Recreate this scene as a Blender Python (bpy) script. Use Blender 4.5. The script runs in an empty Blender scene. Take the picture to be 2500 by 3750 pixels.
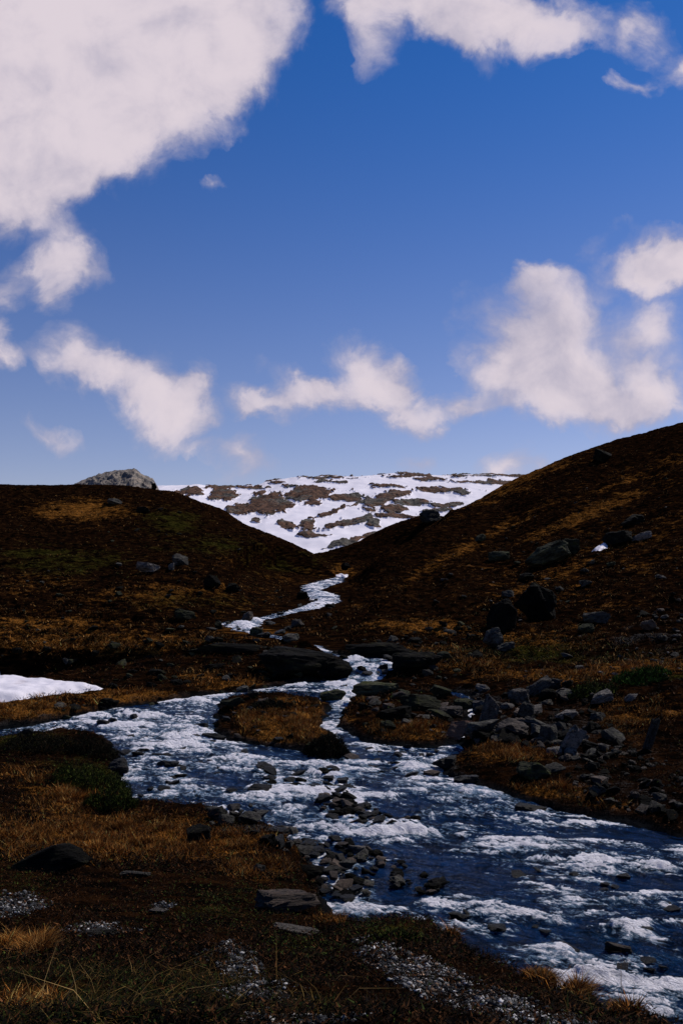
import bpy, bmesh, math, random
import numpy as np
from mathutils import noise as mnoise, Vector

# ------------------------------------------------------------------ camera, sky, sun, exposure
F, CX, HZ = 853.0, 341.0, 573.0          # focal length, principal column and horizon row of the 682 x 1024 frame
scn = bpy.context.scene
COL = scn.collection
cam_d = bpy.data.cameras.new("camera")
cam = bpy.data.objects.new("camera", cam_d); COL.objects.link(cam); scn.camera = cam
cam.location = (0, 0, 0); cam.rotation_euler = (math.radians(90), 0, 0)
cam_d.sensor_fit = 'VERTICAL'; cam_d.sensor_height = 36.0; cam_d.lens = 36.0 * F / 1024.0
cam_d.shift_y = (HZ - 512.0) / 1024.0
cam_d.clip_start = 0.05; cam_d.clip_end = 20000

SUN_AZ, SUN_EL = math.radians(52), math.radians(47)      # azimuth to the right of the view (+Y)
scn.view_settings.view_transform = 'Standard'; scn.view_settings.look = 'None'
scn.view_settings.exposure = 0.0; scn.view_settings.gamma = 1.0
scn.cycles.max_bounces = 5; scn.cycles.diffuse_bounces = 2; scn.cycles.glossy_bounces = 2
scn.cycles.transparent_max_bounces = 4
scn.cycles.use_denoising = True
sd = bpy.data.lights.new("sun", 'SUN'); sd.energy = 3.9; sd.angle = math.radians(0.5); sd.color = (1.0, 0.93, 0.86)
sun = bpy.data.objects.new("sun", sd); COL.objects.link(sun)
sv = Vector((math.sin(SUN_AZ) * math.cos(SUN_EL), math.cos(SUN_AZ) * math.cos(SUN_EL), math.sin(SUN_EL)))
sun.rotation_euler = sv.to_track_quat('Z', 'Y').to_euler()


class NT:
    """small helper for node trees"""
    def __init__(s, tree): s.t = tree; s.n = tree.nodes; s.l = tree.links
    def new(s, typ, **kw):
        n = s.n.new(typ)
        for k, v in kw.items(): setattr(n, k, v)
        return n
    def put(s, sock, v):
        if isinstance(v, bpy.types.NodeSocket): s.l.new(v, sock)
        elif v is not None: sock.default_value = v
    def math(s, op, a, b=None, clamp=False):
        n = s.new('ShaderNodeMath', operation=op, use_clamp=clamp); s.put(n.inputs[0], a)
        if b is not None: s.put(n.inputs[1], b)
        return n.outputs[0]
    def vmath(s, op, a, b=None):
        n = s.new('ShaderNodeVectorMath', operation=op); s.put(n.inputs[0], a)
        if b is not None: s.put(n.inputs[1], b)
        return n.outputs[0]
    def smooth(s, v, lo, hi, a=0.0, b=1.0):
        n = s.new('ShaderNodeMapRange', interpolation_type='SMOOTHSTEP'); s.put(n.inputs[0], v)
        for i, x in enumerate((lo, hi, a, b)): s.put(n.inputs[i + 1], x)
        return n.outputs[0]
    def noise(s, vec, scale, detail=4, rough=0.55, dist=0.0, col=False):
        n = s.new('ShaderNodeTexNoise'); s.put(n.inputs['Vector'], vec)
        n.inputs['Scale'].default_value = scale; n.inputs['Detail'].default_value = detail
        n.inputs['Roughness'].default_value = rough; n.inputs['Distortion'].default_value = dist
        return n.outputs['Color' if col else 'Fac']
    def mix(s, f, a, b, mode='MIX'):
        n = s.new('ShaderNodeMix', data_type='RGBA', blend_type=mode); s.put(n.inputs[0], f)
        s.put(n.inputs[6], a if isinstance(a, bpy.types.NodeSocket) else (*a[:3], 1))
        s.put(n.inputs[7], b if isinstance(b, bpy.types.NodeSocket) else (*b[:3], 1))
        return n.outputs[2]
    def mapping(s, vec, loc=(0, 0, 0), rot=(0, 0, 0), scale=(1, 1, 1), typ='POINT'):
        n = s.new('ShaderNodeMapping', vector_type=typ); s.put(n.inputs[0], vec)
        n.inputs[1].default_value = loc; n.inputs[2].default_value = rot; n.inputs[3].default_value = scale
        return n.outputs[0]


# clouds: (direction as frame column, row, half width, half height, tilt in degrees, weight)
CLOUDS = [
    (15, 30, 220, 180, 0, 1.3), (140, 15, 155, 125, 0, 1.2), (35, 115, 160, 90, -25, 1.2), (225, 18, 86, 84, 0, 1.0),
    (50, 168, 120, 52, -30, .95), (5, 185, 60, 28, 0, .6), (170, 85, 110, 64, -35, .9), (80, 0, 260, 110, 0, 1.0),
    (58, 236, 34, 32, 30, .75), (72, 272, 46, 26, 0, .85), (34, 265, 44, 22, -10, .7), (5, 295, 36, 20, 0, .85), (58, 298, 24, 18, 60, .7), 
    (6, 330, 26, 16, 0, .8), (8, 357, 40, 20, 0, .95),
    (470, 6, 120, 44, 4, 1.0), (430, 0, 90, 50, 0, 1.0), (372, 48, 24, 40, -14, .62), (360, 14, 36, 32, 0, .6), (540, 20, 70, 40, 0, .75), (575, 35, 34, 22, 0, .5), (455, 40, 60, 28, 30, .6),
    (628, 26, 40, 30, 0, .85), (676, 58, 50, 22, -25, .9), (624, 82, 18, 14, 0, .7),
    (655, 255, 70, 34, 8, 1.0), (640, 268, 50, 28, 0, .7), (682, 268, 50, 30, 0, .8),
    (541, 347, 98, 74, 25, 1.05), (530, 372, 80, 60, 0, 1.0), (565, 300, 56, 44, 30, .75), (540, 276, 40, 16, -10, .6), (590, 394, 104, 46, 8, .95),
    (652, 330, 48, 46, 0, 1.05), (668, 390, 64, 32, -15, .95), (625, 402, 50, 22, 0, .6),
    (80, 362, 38, 36, 40, .72), (106, 380, 54, 26, 20, .75), (152, 402, 60, 32, 30, .85), (175, 418, 52, 38, 0, .9), (188, 385, 20, 26, -15, .6), (130, 362, 60, 22, 20, .3),
    (312, 402, 66, 26, -5, .85), (330, 395, 70, 24, 0, .5), (370, 368, 56, 30, 25, .75), (390, 385, 46, 30, 30, .6), (405, 412, 46, 26, 20, .85), (425, 425, 34, 14, 0, .45), (462, 411, 36, 18, 0, .8),
    (262, 408, 34, 14, -20, .5), (290, 378, 50, 16, 20, .4), (245, 402, 26, 18, 0, .7),
    (243, 460, 38, 22, 10, .85), (205, 450, 22, 10, 0, .4), (48, 436, 42, 16, 15, .62), (415, 468, 24, 14, 0, .7), (512, 473, 36, 20, 0, .9), (216, 182, 16, 10, -40, .5), (300, 485, 120, 10, 0, .2),
]


def build_world():
    w = bpy.data.worlds.new("World"); scn.world = w; w.use_nodes = True
    t = NT(w.node_tree); t.n.clear()
    out = t.new('ShaderNodeOutputWorld')
    sky = t.new('ShaderNodeTexSky', sky_type='NISHITA'); sky.sun_disc = False
    sky.sun_elevation = SUN_EL; sky.sun_rotation = SUN_AZ
    sky.altitude = 900; sky.air_density = 1.0; sky.dust_density = 0.35; sky.ozone_density = 2.5
    d = t.new('ShaderNodeTexCoord').outputs['Generated']
    sep = t.new('ShaderNodeSeparateXYZ'); t.put(sep.inputs[0], d)
    tint = t.mix(1.0, sky.outputs[0], t.mix(t.smooth(sep.outputs[2], -.02, .60), SKY_LOW, SKY_HIGH), 'MULTIPLY')
    gamma = t.new('ShaderNodeGamma'); t.put(gamma.inputs[0], tint); gamma.inputs[1].default_value = SKY_GAMMA
    b1 = t.new('ShaderNodeBackground'); t.put(b1.inputs[0], gamma.outputs[0]); b1.inputs[1].default_value = SKY_STRENGTH
    yy = t.math('MAXIMUM', sep.outputs[1], 0.05)
    px = t.math('DIVIDE', sep.outputs[0], yy); pz = t.math('DIVIDE', sep.outputs[2], yy)
    cb = t.new('ShaderNodeCombineXYZ'); t.put(cb.inputs[0], px); t.put(cb.inputs[1], pz)
    p = cb.outputs[0]
    # ragged outlines: bend the coordinates with two sizes of noise
    def warp(v, scale, amp, det):
        n = t.noise(v, scale, det, 0.6, 0, True)
        n = t.vmath('SUBTRACT', n, (0.5, 0.5, 0.5))
        n = t.vmath('MULTIPLY', n, (amp, amp, 0))
        return t.vmath('ADD', v, n)
    q = warp(p, 6.0, 0.080, 2); q = warp(q, 24.0, 0.060, 8)
    tot = None
    for (cx, cy, rx, ry, rot, wt) in CLOUDS:
        m = t.mapping(q, ((cx - CX) / F, (HZ - cy) / F, 0), (0, 0, -math.radians(rot)), (1.15 * rx / F, 1.15 * ry / F, 1), 'TEXTURE')
        g = t.new('ShaderNodeTexGradient', gradient_type='SPHERICAL'); t.put(g.inputs[0], m)
        v = t.math('MULTIPLY', g.outputs[1], wt * 1.12)
        tot = v if tot is None else t.math('ADD', tot, v)
    puff = t.noise(p, 13.0, 6, 0.55, 0.3)
    fine = t.noise(q, 40.0, 6, 0.65, 0.2)
    dens = t.math('ADD', tot, t.math('MULTIPLY', t.math('SUBTRACT', puff, 0.5), 1.35))
    dens = t.math('ADD', dens, t.math('MULTIPLY', t.math('SUBTRACT', fine, 0.5), 0.34))
    dens = t.math('MULTIPLY', dens, t.smooth(tot, 0.02, 0.16))
    a = t.smooth(dens, 0.06, 0.98)
    a = t.math('POWER', a, 1.0)
    a = t.math('MULTIPLY', a, t.smooth(sep.outputs[1], 0.1, 0.3))
    a = t.math('MULTIPLY', a, t.smooth(tot, .35, 1.5, .74, .97))
    # thick parts lit white, thinner undersides lilac grey
    # sun side of each billow: compare the billow noise with itself a little nearer the sun
    up = t.noise(t.vmath('ADD', p, (0.016, 0.020, 0)), 13.0, 7, 0.62, 0.3)
    relief = t.math('MULTIPLY', t.math('SUBTRACT', puff, up), 0.6)
    shade = t.math('ADD', t.math('ADD', relief, t.math('MULTIPLY', t.noise(q, 5.0, 3, 0.5, 0.5), 0.7)), t.math('MULTIPLY', t.smooth(dens, 0.2, 1.3), 0.3))
    c = t.mix(t.smooth(shade, 0.30, 0.78), (0.44, 0.415, 0.53), (0.76, 0.67, 0.725))
    b2 = t.new('ShaderNodeBackground'); t.put(b2.inputs[0], c); b2.inputs[1].default_value = 0.98
    ms = t.new('ShaderNodeMixShader'); t.put(ms.inputs[0], a); t.l.new(b1.outputs[0], ms.inputs[1]); t.l.new(b2.outputs[0], ms.inputs[2])
    t.l.new(ms.outputs[0], out.inputs[0])
    w.cycles.sampling_method = 'MANUAL'; w.cycles.sample_map_resolution = 512


SKY_LOW, SKY_HIGH, SKY_GAMMA, SKY_STRENGTH = (.88, .70, .77), (.12, .42, .83), 1.0, 0.11
build_world()

# ------------------------------------------------------------------ numpy helpers
def ss(x, a, b):
    t = np.clip((x - a) / (b - a), 0, 1); return t * t * (3 - 2 * t)


def _hash(ix, iy, seed):
    h = (ix.astype(np.int64) * 374761393 + iy.astype(np.int64) * 668265263 + seed * 974634777) & 0xFFFFFFFF
    h = ((h ^ (h >> 13)) * 1274126177) & 0xFFFFFFFF
    return (h ^ (h >> 16)) & 0xFFFFFFFF


def gnoise(x, y, seed=0):
    """gradient noise, about -1..1"""
    x0 = np.floor(x); y0 = np.floor(y); fx = x - x0; fy = y - y0
    u = fx * fx * fx * (fx * (fx * 6 - 15) + 10); v = fy * fy * fy * (fy * (fy * 6 - 15) + 10)
    r = []
    for dx, dy in ((0, 0), (1, 0), (0, 1), (1, 1)):
        a = _hash(x0 + dx, y0 + dy, seed) * (2 * math.pi / 4294967296.0)
        r.append(np.cos(a) * (fx - dx) + np.sin(a) * (fy - dy))
    return 1.5 * ((r[0] * (1 - u) + r[1] * u) * (1 - v) + (r[2] * (1 - u) + r[3] * u) * v)


def fbm(x, y, seed=0, octs=4, gain=0.5, lac=2.03):
    s = 0; a = 1; n = 0
    for i in range(octs):
        s = s + a * gnoise(x, y, seed + i * 17); n += a; a *= gain; x = x * lac + 5.3; y = y * lac + 1.7
    return s / n


def ridge(x, y, seed=0, octs=4, gain=0.5):
    s = 0; a = 1; n = 0
    for i in range(octs):
        s = s + a * (1 - np.abs(gnoise(x, y, seed + i * 31))); n += a; a *= gain; x = x * 2.07 + 3.1; y = y * 2.07 + 8.7
    return s / n


def blobs(px, py, lst):
    """largest of soft ellipses (column, row, half width, half height, weight[, tilt])"""
    o = np.zeros_like(px)
    for b in lst:
        cx, cy, rx, ry, w = b[:5]; r = math.radians(b[5]) if len(b) > 5 else 0
        dx = px - cx; dy = py - cy
        ux = (dx * math.cos(r) + dy * math.sin(r)) / rx; uy = (-dx * math.sin(r) + dy * math.cos(r)) / ry
        o = np.maximum(o, w * np.exp(-1.1 * (ux * ux + uy * uy)))
    return o


def mesh_tri_quads(name, co, faces, mats, smooth=True, attrs=None, parent=None):
    """faces: (n,3) or (n,4) index array"""
    k = faces.shape[1]
    me = bpy.data.meshes.new(name)
    me.vertices.add(len(co)); me.vertices.foreach_set('co', np.ascontiguousarray(co, dtype=np.float32).ravel())
    me.loops.add(faces.size); me.loops.foreach_set('vertex_index', np.ascontiguousarray(faces, dtype=np.int32).ravel())
    me.polygons.add(len(faces)); me.polygons.foreach_set('loop_start', np.arange(0, faces.size, k, dtype=np.int32))
    me.update(calc_edges=True)
    if smooth: me.polygons.foreach_set('use_smooth', np.ones(len(faces), dtype=bool))
    for an, av in (attrs or {}).items():
        if av.ndim == 2:
            A = me.attributes.new(an, 'FLOAT_COLOR', 'POINT')
            c4 = np.ones((len(co), 4), dtype=np.float32); c4[:, :3] = av; A.data.foreach_set('color', c4.ravel())
        else:
            A = me.attributes.new(an, 'FLOAT', 'POINT'); A.data.foreach_set('value', av.astype(np.float32))
    me.materials.append(mats); me.validate(verbose=False)
    o = bpy.data.objects.new(name, me); COL.objects.link(o)
    if parent: o.parent = parent
    return o


def grid_faces(nr, nc, mask=None):
    i = np.arange(nr - 1)[:, None] * nc + np.arange(nc - 1)[None, :]
    f = np.stack([i, i + 1, i + nc + 1, i + nc], -1).reshape(-1, 4)
    if mask is not None:
        m = mask.ravel(); f = f[m[f].any(1)]
    return f


def compact(co, f, attrs):
    used = np.unique(f); rm = np.zeros(len(co), dtype=np.int64); rm[used] = np.arange(len(used))
    return co[used], rm[f], {k: v[used] for k, v in attrs.items()}


def tag(o, label=None, cat=None, group=None, kind=None):
    for k, v in (('label', label), ('category', cat), ('group', group), ('kind', kind)):
        if v: o[k] = v
    return o


# ------------------------------------------------------------------ river bed line and the valley's profiles
RP = np.array([(575, 135), (585, 118), (600, 98), (620, 80), (640, 66), (650, 60), (660, 54), (670, 51.5), (680, 50), (690, 48), (700, 45.5),
               (735, 38), (760, 34), (800, 29), (836, 26), (920, 20), (1024, 15.5)], float)
_ry = RP[::-1, 1]; _rz = (HZ - RP[::-1, 0]) / F * _ry


def river_z(Y): return np.interp(Y, _ry, _rz)


def river_Y(py):
    py = np.asarray(py, float)
    return np.where(py > 1024, 8.19 * F / np.maximum(py - HZ, 1), np.interp(py, RP[:, 0], RP[:, 1]))


def river_pt(px, py):
    Y = river_Y(py); return np.stack([(np.asarray(px, float) - CX) / F * Y, Y], -1)


NEAR = 573 + 1.72 * F
COLS = {
    -900: [(.4, NEAR / .4), (3, 1080), (8, 960), (16, 870), (28, 800), (40, 745), (48, 722), (60, 668), (90, 590), (130, 515), (170, 470), (230, 480), (400, 560)],
    -300: [(.4, NEAR / .4), (3.2, 1040), (8, 960), (16, 875), (28, 795), (38, 748), (48, 712), (60, 665), (90, 588), (130, 515), (165, 478), (230, 492), (400, 560)],
    0: [(3.3, 1026), (6, 985), (10, 940), (14, 897), (20, 848), (28, 785), (34, 748), (38, 738), (45, 715), (48, 706), (52, 699), (56.8, 685), (58, 652), (75, 622), (100, 570), (130, 520), (155, 489), (165, 484.5), (190, 494), (300, 540), (600, 580)],
    60: [(3.3, 1026), (6, 985), (10, 942), (15, 892), (20, 850), (26, 805), (32, 762), (36.5, 737), (45, 708), (50, 696), (56.6, 685), (57.7, 650), (72, 628), (98, 574), (128, 522), (152, 490), (160, 485), (190, 494), (300, 545), (600, 580)],
    110: [(3.3, 1026), (6, 985), (10, 946), (15, 895), (20, 856), (25, 818), (30, 785), (34, 757), (37, 740), (45, 704), (50, 691), (55.4, 684), (56.4, 652), (70, 632), (95, 580), (125, 525), (150, 491), (158, 485.5), (185, 495), (300, 548), (600, 580)],
    160: [(3.3, 1026), (6, 987), (10, 948), (15, 898), (20, 858), (24, 824), (40, 730), (47, 700), (51, 688), (54.9, 682), (56, 652), (68, 634), (90, 592), (120, 532), (145, 496), (153, 490), (180, 500), (300, 555), (600, 585)],
    215: [(3.3, 1026), (6, 990), (10, 952), (15, 902), (20, 862), (23.5, 829), (40, 730), (47, 694), (51, 685), (54.6, 677), (55.8, 650), (62, 643), (80, 615), (110, 562), (135, 522), (147, 507), (172, 518), (300, 560), (600, 590)],
    260: [(3.3, 1026), (6, 990), (10, 954), (15, 908), (20, 866), (22, 846), (40, 728), (49, 686), (53, 668), (55, 652), (62, 643), (78, 622), (100, 588), (125, 548), (138, 530), (165, 542), (300, 568), (600, 590)],
    300: [(3.3, 1026), (6, 990), (10, 958), (15, 910), (19, 878), (21.5, 862), (40, 728), (52, 675), (55, 655), (58, 646), (70, 630), (90, 606), (115, 572), (132, 552), (140, 548), (165, 556), (300, 572), (600, 592)],
    345: [(3.3, 1026), (6, 988), (10, 950), (13, 926), (15, 921), (18, 955), (40, 728), (54, 661), (66, 641), (80, 622), (98, 601), (118, 586), (135, 574), (156, 567), (162, 550), (168, 547), (200, 555), (300, 575), (600, 592)],
    391: [(3.3, 1026), (6, 985), (9, 950), (12, 926), (13.5, 919.5), (16, 945), (18, 960), (30, 800), (43, 708), (48, 690), (53, 672), (58, 652), (68, 636), (80, 618), (100, 588), (117, 557), (123, 553), (135, 563), (159, 554), (165, 531), (172, 524.5), (200, 535), (300, 572), (600, 592)],
    428: [(3.3, 1026), (6, 985), (9, 953), (12, 928), (13.3, 921), (16, 955), (18, 961), (30, 790), (37, 747), (42, 724), (50, 692), (57, 668), (65, 650), (80, 622), (100, 588), (122, 545), (131, 531), (136, 530), (146, 539), (159, 531), (165, 518), (170, 515), (200, 528), (300, 570), (600, 592)],
    452: [(3.3, 1026), (6, 987), (9, 955), (11.8, 935), (14, 985), (17, 990), (28, 812), (33, 773), (37, 752), (42, 728), (50, 696), (58, 668), (70, 640), (90, 600), (115, 556), (138, 521), (148, 514), (157, 513), (185, 524), (300, 570), (600, 592)],
    500: [(3.2, 1028), (6, 990), (8.7, 963), (11, 1015), (14.5, 1050), (28, 815), (31, 787), (34, 764), (38, 738), (45, 700), (52, 680), (62, 652), (80, 618), (105, 574), (130, 533), (150, 502), (163, 486), (190, 500), (300, 568), (600, 592)],
    540: [(3.2, 1028), (5.5, 1000), (7.6, 980), (10, 1050), (14, 1075), (27, 822), (29.5, 800), (33, 770), (37.5, 738), (43, 700), (48, 681), (57, 660), (75, 625), (98, 580), (122, 536), (146, 488), (162, 467.5), (190, 482), (300, 566), (600, 592)],
    578: [(3.2, 1032), (5, 1008), (6.5, 999), (9, 1070), (13, 1100), (26, 832), (27.5, 812), (31, 783), (36, 743), (42, 699), (46, 681), (54, 664), (70, 630), (90, 590), (115, 540), (140, 485), (155, 460), (162, 452), (190, 466), (300, 560), (600, 592)],
    644: [(3.0, 1045), (4.3, 1022), (6.5, 1120), (13, 1120), (24, 850), (26, 825), (30, 790), (35, 742), (40, 702), (44, 680), (52, 662), (68, 625), (90, 580), (115, 525), (140, 468), (155, 440), (162, 432), (190, 446), (300, 550), (600, 592)],
    682: [(2.8, 1065), (4, 1046), (6.5, 1140), (13, 1130), (23.5, 855), (25.5, 836), (30, 790), (35, 738), (39, 699), (43, 679), (50, 661), (66, 625), (88, 578), (112, 518), (138, 456), (152, 430), (160, 422.5), (190, 436), (300, 545), (600, 592)],
    1000: [(2.8, 1080), (4, 1060), (6.5, 1160), (13, 1140), (20, 890), (23.5, 860), (30, 790), (36, 730), (40, 695), (48, 668), (66, 615), (88, 555), (112, 490), (138, 415), (160, 375), (200, 385), (300, 500), (600, 590)],
    1600: [(2.8, 1080), (4, 1060), (6.5, 1160), (13, 1140), (18, 900), (23.5, 860), (30, 785), (36, 725), (48, 655), (66, 600), (88, 535), (112, 460), (138, 385), (170, 350), (220, 365), (600, 580)],
}
pxs_near = np.arange(-80, 763, 1.2)
PX = np.concatenate([np.linspace(-900, -84, 110), pxs_near, np.linspace(767, 1600, 110)])
LY = np.concatenate([np.linspace(math.log(.8), math.log(3), 60, endpoint=False), np.linspace(math.log(3), math.log(190), 980, endpoint=False), np.linspace(math.log(190), math.log(620), 40)])
YY = np.exp(LY)
ck = sorted(COLS)
prof = []
for k in ck:
    c = COLS[k]; ys = np.log([a for a, b in c]); ps = np.array([b for a, b in c], float)
    # interpolate heights against ln(distance); nearest ground lies 1.72 m below the camera
    zz = np.interp(LY, ys, (HZ - ps) / F * np.exp(ys))
    zz = np.where(YY < c[0][0] * 1.0, np.interp(LY, [math.log(.8), ys[0]], [-1.62, (HZ - ps[0]) / F * math.exp(ys[0])]), zz)
    kern = np.exp(-0.5 * (np.arange(-12, 13) / 2.6) ** 2); kern /= kern.sum()
    zz = np.convolve(np.pad(zz, 12, mode='edge'), kern, 'valid')
    prof.append(zz)
prof = np.array(prof)                                   # columns x rows


def catmull(xk, V, x):
    """smooth interpolation of rows V at knots xk (finite-difference cubic, limited)"""
    xk = np.array(xk, float); h = np.diff(xk); dl = np.diff(V, axis=0) / h[:, None]
    m = np.zeros_like(V); m[0] = dl[0]; m[-1] = dl[-1]
    s = (dl[:-1] * dl[1:]) > 0
    w1 = (2 * h[1:] + h[:-1])[:, None]; w2 = (h[1:] + 2 * h[:-1])[:, None]
    with np.errstate(divide='ignore', invalid='ignore'):
        hm = (w1 + w2) / (w1 / dl[:-1] + w2 / dl[1:])
    m[1:-1] = np.where(s, hm, 0)
    i = np.clip(np.searchsorted(xk, x) - 1, 0, len(xk) - 2); t = ((x - xk[i]) / h[i])[:, None]; hh = h[i][:, None]
    return (2 * t ** 3 - 3 * t ** 2 + 1) * V[i] + (t ** 3 - 2 * t ** 2 + t) * hh * m[i] + (-2 * t ** 3 + 3 * t ** 2) * V[i + 1] + (t ** 3 - t ** 2) * hh * m[i + 1]


BASE = catmull(ck, prof, PX).T                          # rows (distance) x columns
GPX, GY = np.meshgrid(PX, YY)
GX = (GPX - CX) / F * GY

# river outline on the map
main_px = [(330, 678), (300, 682), (260, 688), (230, 692), (170, 700), (130, 706), (100, 712), (60, 721), (20, 728), (-60, 735), (-500, 742), (-500, 775), (-60, 750), (0, 742), (30, 737), (60, 735), (100, 737), (111, 748),
           (114, 765), (118, 785), (130, 802), (150, 815), (195, 823), (230, 832), (262, 845), (290, 858), (305, 870), (315, 885), (319, 905), (330, 945), (380, 965), (430, 985), (480, 1040), (540, 1075), (600, 1100), (700, 1150), (1300, 1150),
           (1300, 880), (900, 862), (750, 850), (682, 837), (650, 828), (600, 818), (560, 810), (520, 798), (490, 788), (455, 778), (442, 766), (468, 752), (462, 742), (430, 748), (400, 746), (365, 742), (340, 727), (350, 707), (362, 697), (370, 684)]
isle_px = [(222, 704), (250, 698), (290, 699), (320, 703), (327, 713), (318, 728), (335, 742), (346, 754), (330, 758), (300, 751), (265, 746), (232, 741), (218, 730)]
chan = [(341, 577, 3), (330, 582, 13), (316, 586, 14), (310, 591, 9), (322, 596, 16), (327, 602, 13), (318, 606, 13), (300, 611, 8), (280, 615, 7), (262, 619, 8), (240, 624, 19), (246, 630, 12), (258, 635, 6), (281, 638, 5), (290, 642, 6), (306, 647, 15), (320, 651, 10), (332, 655, 7), (346, 659, 12), (366, 662, 25), (372, 668, 27), (362, 675, 24), (350, 684, 20), (345, 692, 18)]
side = [(448, 694, 14), (466, 698, 10), (471, 708, 4), (471, 718, 6), (462, 728, 5), (456, 740, 12)]


def poly_sdf(P, X, Y):
    """signed distance, negative inside"""
    d2 = np.full(X.shape, 1e12); ins = np.zeros(X.shape, bool)
    for a, b in zip(P, np.roll(P, -1, 0)):
        e = b - a; wx = X - a[0]; wy = Y - a[1]
        t = np.clip((wx * e[0] + wy * e[1]) / max(e @ e, 1e-9), 0, 1)
        d2 = np.minimum(d2, (wx - e[0] * t) ** 2 + (wy - e[1] * t) ** 2)
        if abs(e[1]) > 1e-9:
            ins ^= ((a[1] > Y) != (b[1] > Y)) & (X < e[0] * (Y - a[1]) / e[1] + a[0])
    d = np.sqrt(d2); return np.where(ins, -d, d)


def strip_sdf(S, X, Y):
    S = np.array(S, float); c = river_pt(S[:, 0], S[:, 1]); r = S[:, 2] / F * c[:, 1]
    d = np.full(X.shape, 1e6)
    for a, b, ra, rb in zip(c[:-1], c[1:], r[:-1], r[1:]):
        e = b - a; wx = X - a[0]; wy = Y - a[1]
        t = np.clip((wx * e[0] + wy * e[1]) / max(e @ e, 1e-9), 0, 1)
        d = np.minimum(d, np.sqrt((wx - e[0] * t) ** 2 + (wy - e[1] * t) ** 2) - (ra + (rb - ra) * t))
    return d


def river_sdf(X, Y):
    m = poly_sdf(river_pt([a for a, b in main_px], [b for a, b in main_px]), X, Y)
    i = poly_sdf(river_pt([a for a, b in isle_px], [b for a, b in isle_px]), X, Y)
    d = np.maximum(m, -i)
    d = np.minimum(d, strip_sdf(chan, X, Y)); d = np.minimum(d, strip_sdf(side, X, Y))
    return d


band = (GY > 9) & (GY < 150)
SD = np.full(GX.shape, 50.0)
SD[band] = river_sdf(GX[band], GY[band])
SD = SD + (0.30 + .45 * ss(GY, 32, 50)) * fbm(GX * 0.8, GY * 0.8, 5, 4, .6) * ss(GY, 10, 20) + 0.12 * fbm(GX * 3, GY * 3, 6, 2)
RZ = river_z(GY)
RZ = np.where(GY > 135, -0.3 + (GY - 135) * 0.06, RZ)
# roughness of the open ground
far = ss(GY, 20, 70)
rough = (0.05 + 0.10 * ss(GY, 8, 30)) * fbm(GX * .9, GY * .9, 11, 3) + 0.085 * (ridge(GX * 2.2, GY * 2.2, 12, 3) - .5) + 0.02 * fbm(GX * 7, GY * 7, 13, 2)
rough += far * (0.85 * (ridge(GX * .07 + 3, GY * .30, 19, 4, .6) - .62) + 0.55 * (ridge(GX * .25, GY * 1.0, 20, 3, .6) - .62) + 0.60 * (fbm(GX * .11, GY * .11, 14, 3)) + 0.55 * (ridge(GX * .33 + .3 * GY * .1, GY * .40, 15, 4, .6) - .6) + 0.22 * fbm(GX * 1.3, GY * 1.3, 16, 2))
fold = ss(GY, 132, 150) * (1 - ss(GY, 158, 176)) * ss(GPX, 338, 352) * (1 - ss(GPX, 430, 500))
rough += fold * 1.6 * (ridge(GX * .05, GY * .22, 26, 4, .65) - .60)
stepr = ss(GY, 55, 62) * (1 - ss(GY, 80, 100)) * ss(GPX, 345, 380) * (1 - ss(GPX, 500, 560))
rough += stepr * 0.8 * (ridge(GX * .10, GY * .40, 27, 4, .6) - .60)
# rocky steps on the left side above the bench
steps = ss(GY, 54, 58) * (1 - ss(GY, 85, 110)) * (1 - ss(GPX, 330, 380))
rough += steps * 1.2 * (ridge(GX * .12, GY * .45, 18, 4, .6) - .62)
rough *= 1 - 0.85 * np.exp(-((GY - np.interp(GPX, [0, 120, 160, 215, 260, 300, 345, 391, 428, 452, 500, 540, 578, 644, 682], [165, 158, 153, 147, 138, 140, 168, 172, 168, 157, 163, 162, 162, 162, 160])) / 9.0) ** 2) * 0.6
Z = BASE + rough
bankW = 0.7 + 0.5 * fbm(GX * .3, GY * .3, 21, 2) + 0.01 * GY
rough *= 1 - ss(GY, 48, 56) * (1 - ss(SD, .5, 5)) * .8
shore = RZ + 0.10 + 0.32 * np.minimum(np.maximum(SD, 0), 1.0) + 0.7 * rough
Z = np.where(SD > 0, shore + (Z - shore) * ss(SD, 0, bankW), Z)
lift = RZ + 0.04 + (0.55 - .5 * ss(GY, 46, 56)) * (1 - np.exp(-np.maximum(SD, 0) / 1.1)) + 0.5 * rough
Z = np.where((SD > 0) & (SD < 8) & band, np.maximum(Z, lift), Z)
low = (GPX > 215) & (GPX < 350) & (GY > 58) & (GY < 132) & (SD > 0) & (SD < 9)
Z = np.where(low, np.minimum(Z, RZ + .03 + .03 * np.maximum(SD, 0) + .16 * ss(SD, 2, 9) * SD), Z)
Z = np.where(SD <= 0, RZ + 0.08 - 0.55 * ss(-SD, 0, 0.9) + 0.10 * fbm(GX * 1.1, GY * 1.1, 23, 3), Z)
Z = np.where((SD <= 0) & (GY > 60), np.minimum(Z, RZ - 0.02), Z)
SPY = HZ - F * Z / GY                                   # row of each ground point, for laying out plants and stones
NX = len(PX)


def ground_at(X, Y):
    px = CX + F * X / Y
    j = np.interp(px, PX, np.arange(NX)); i = np.interp(np.log(Y), LY, np.arange(len(LY)))
    j0 = np.clip(np.floor(j).astype(int), 0, NX - 2); i0 = np.clip(np.floor(i).astype(int), 0, len(LY) - 2); fj = j - j0; fi = i - i0
    return (Z[i0, j0] * (1 - fj) + Z[i0, j0 + 1] * fj) * (1 - fi) + (Z[i0 + 1, j0] * (1 - fj) + Z[i0 + 1, j0 + 1] * fj) * fi


TOP = np.where(SD <= 0.05, np.maximum(Z, RZ), Z); TPY = HZ - F * TOP / GY


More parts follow.
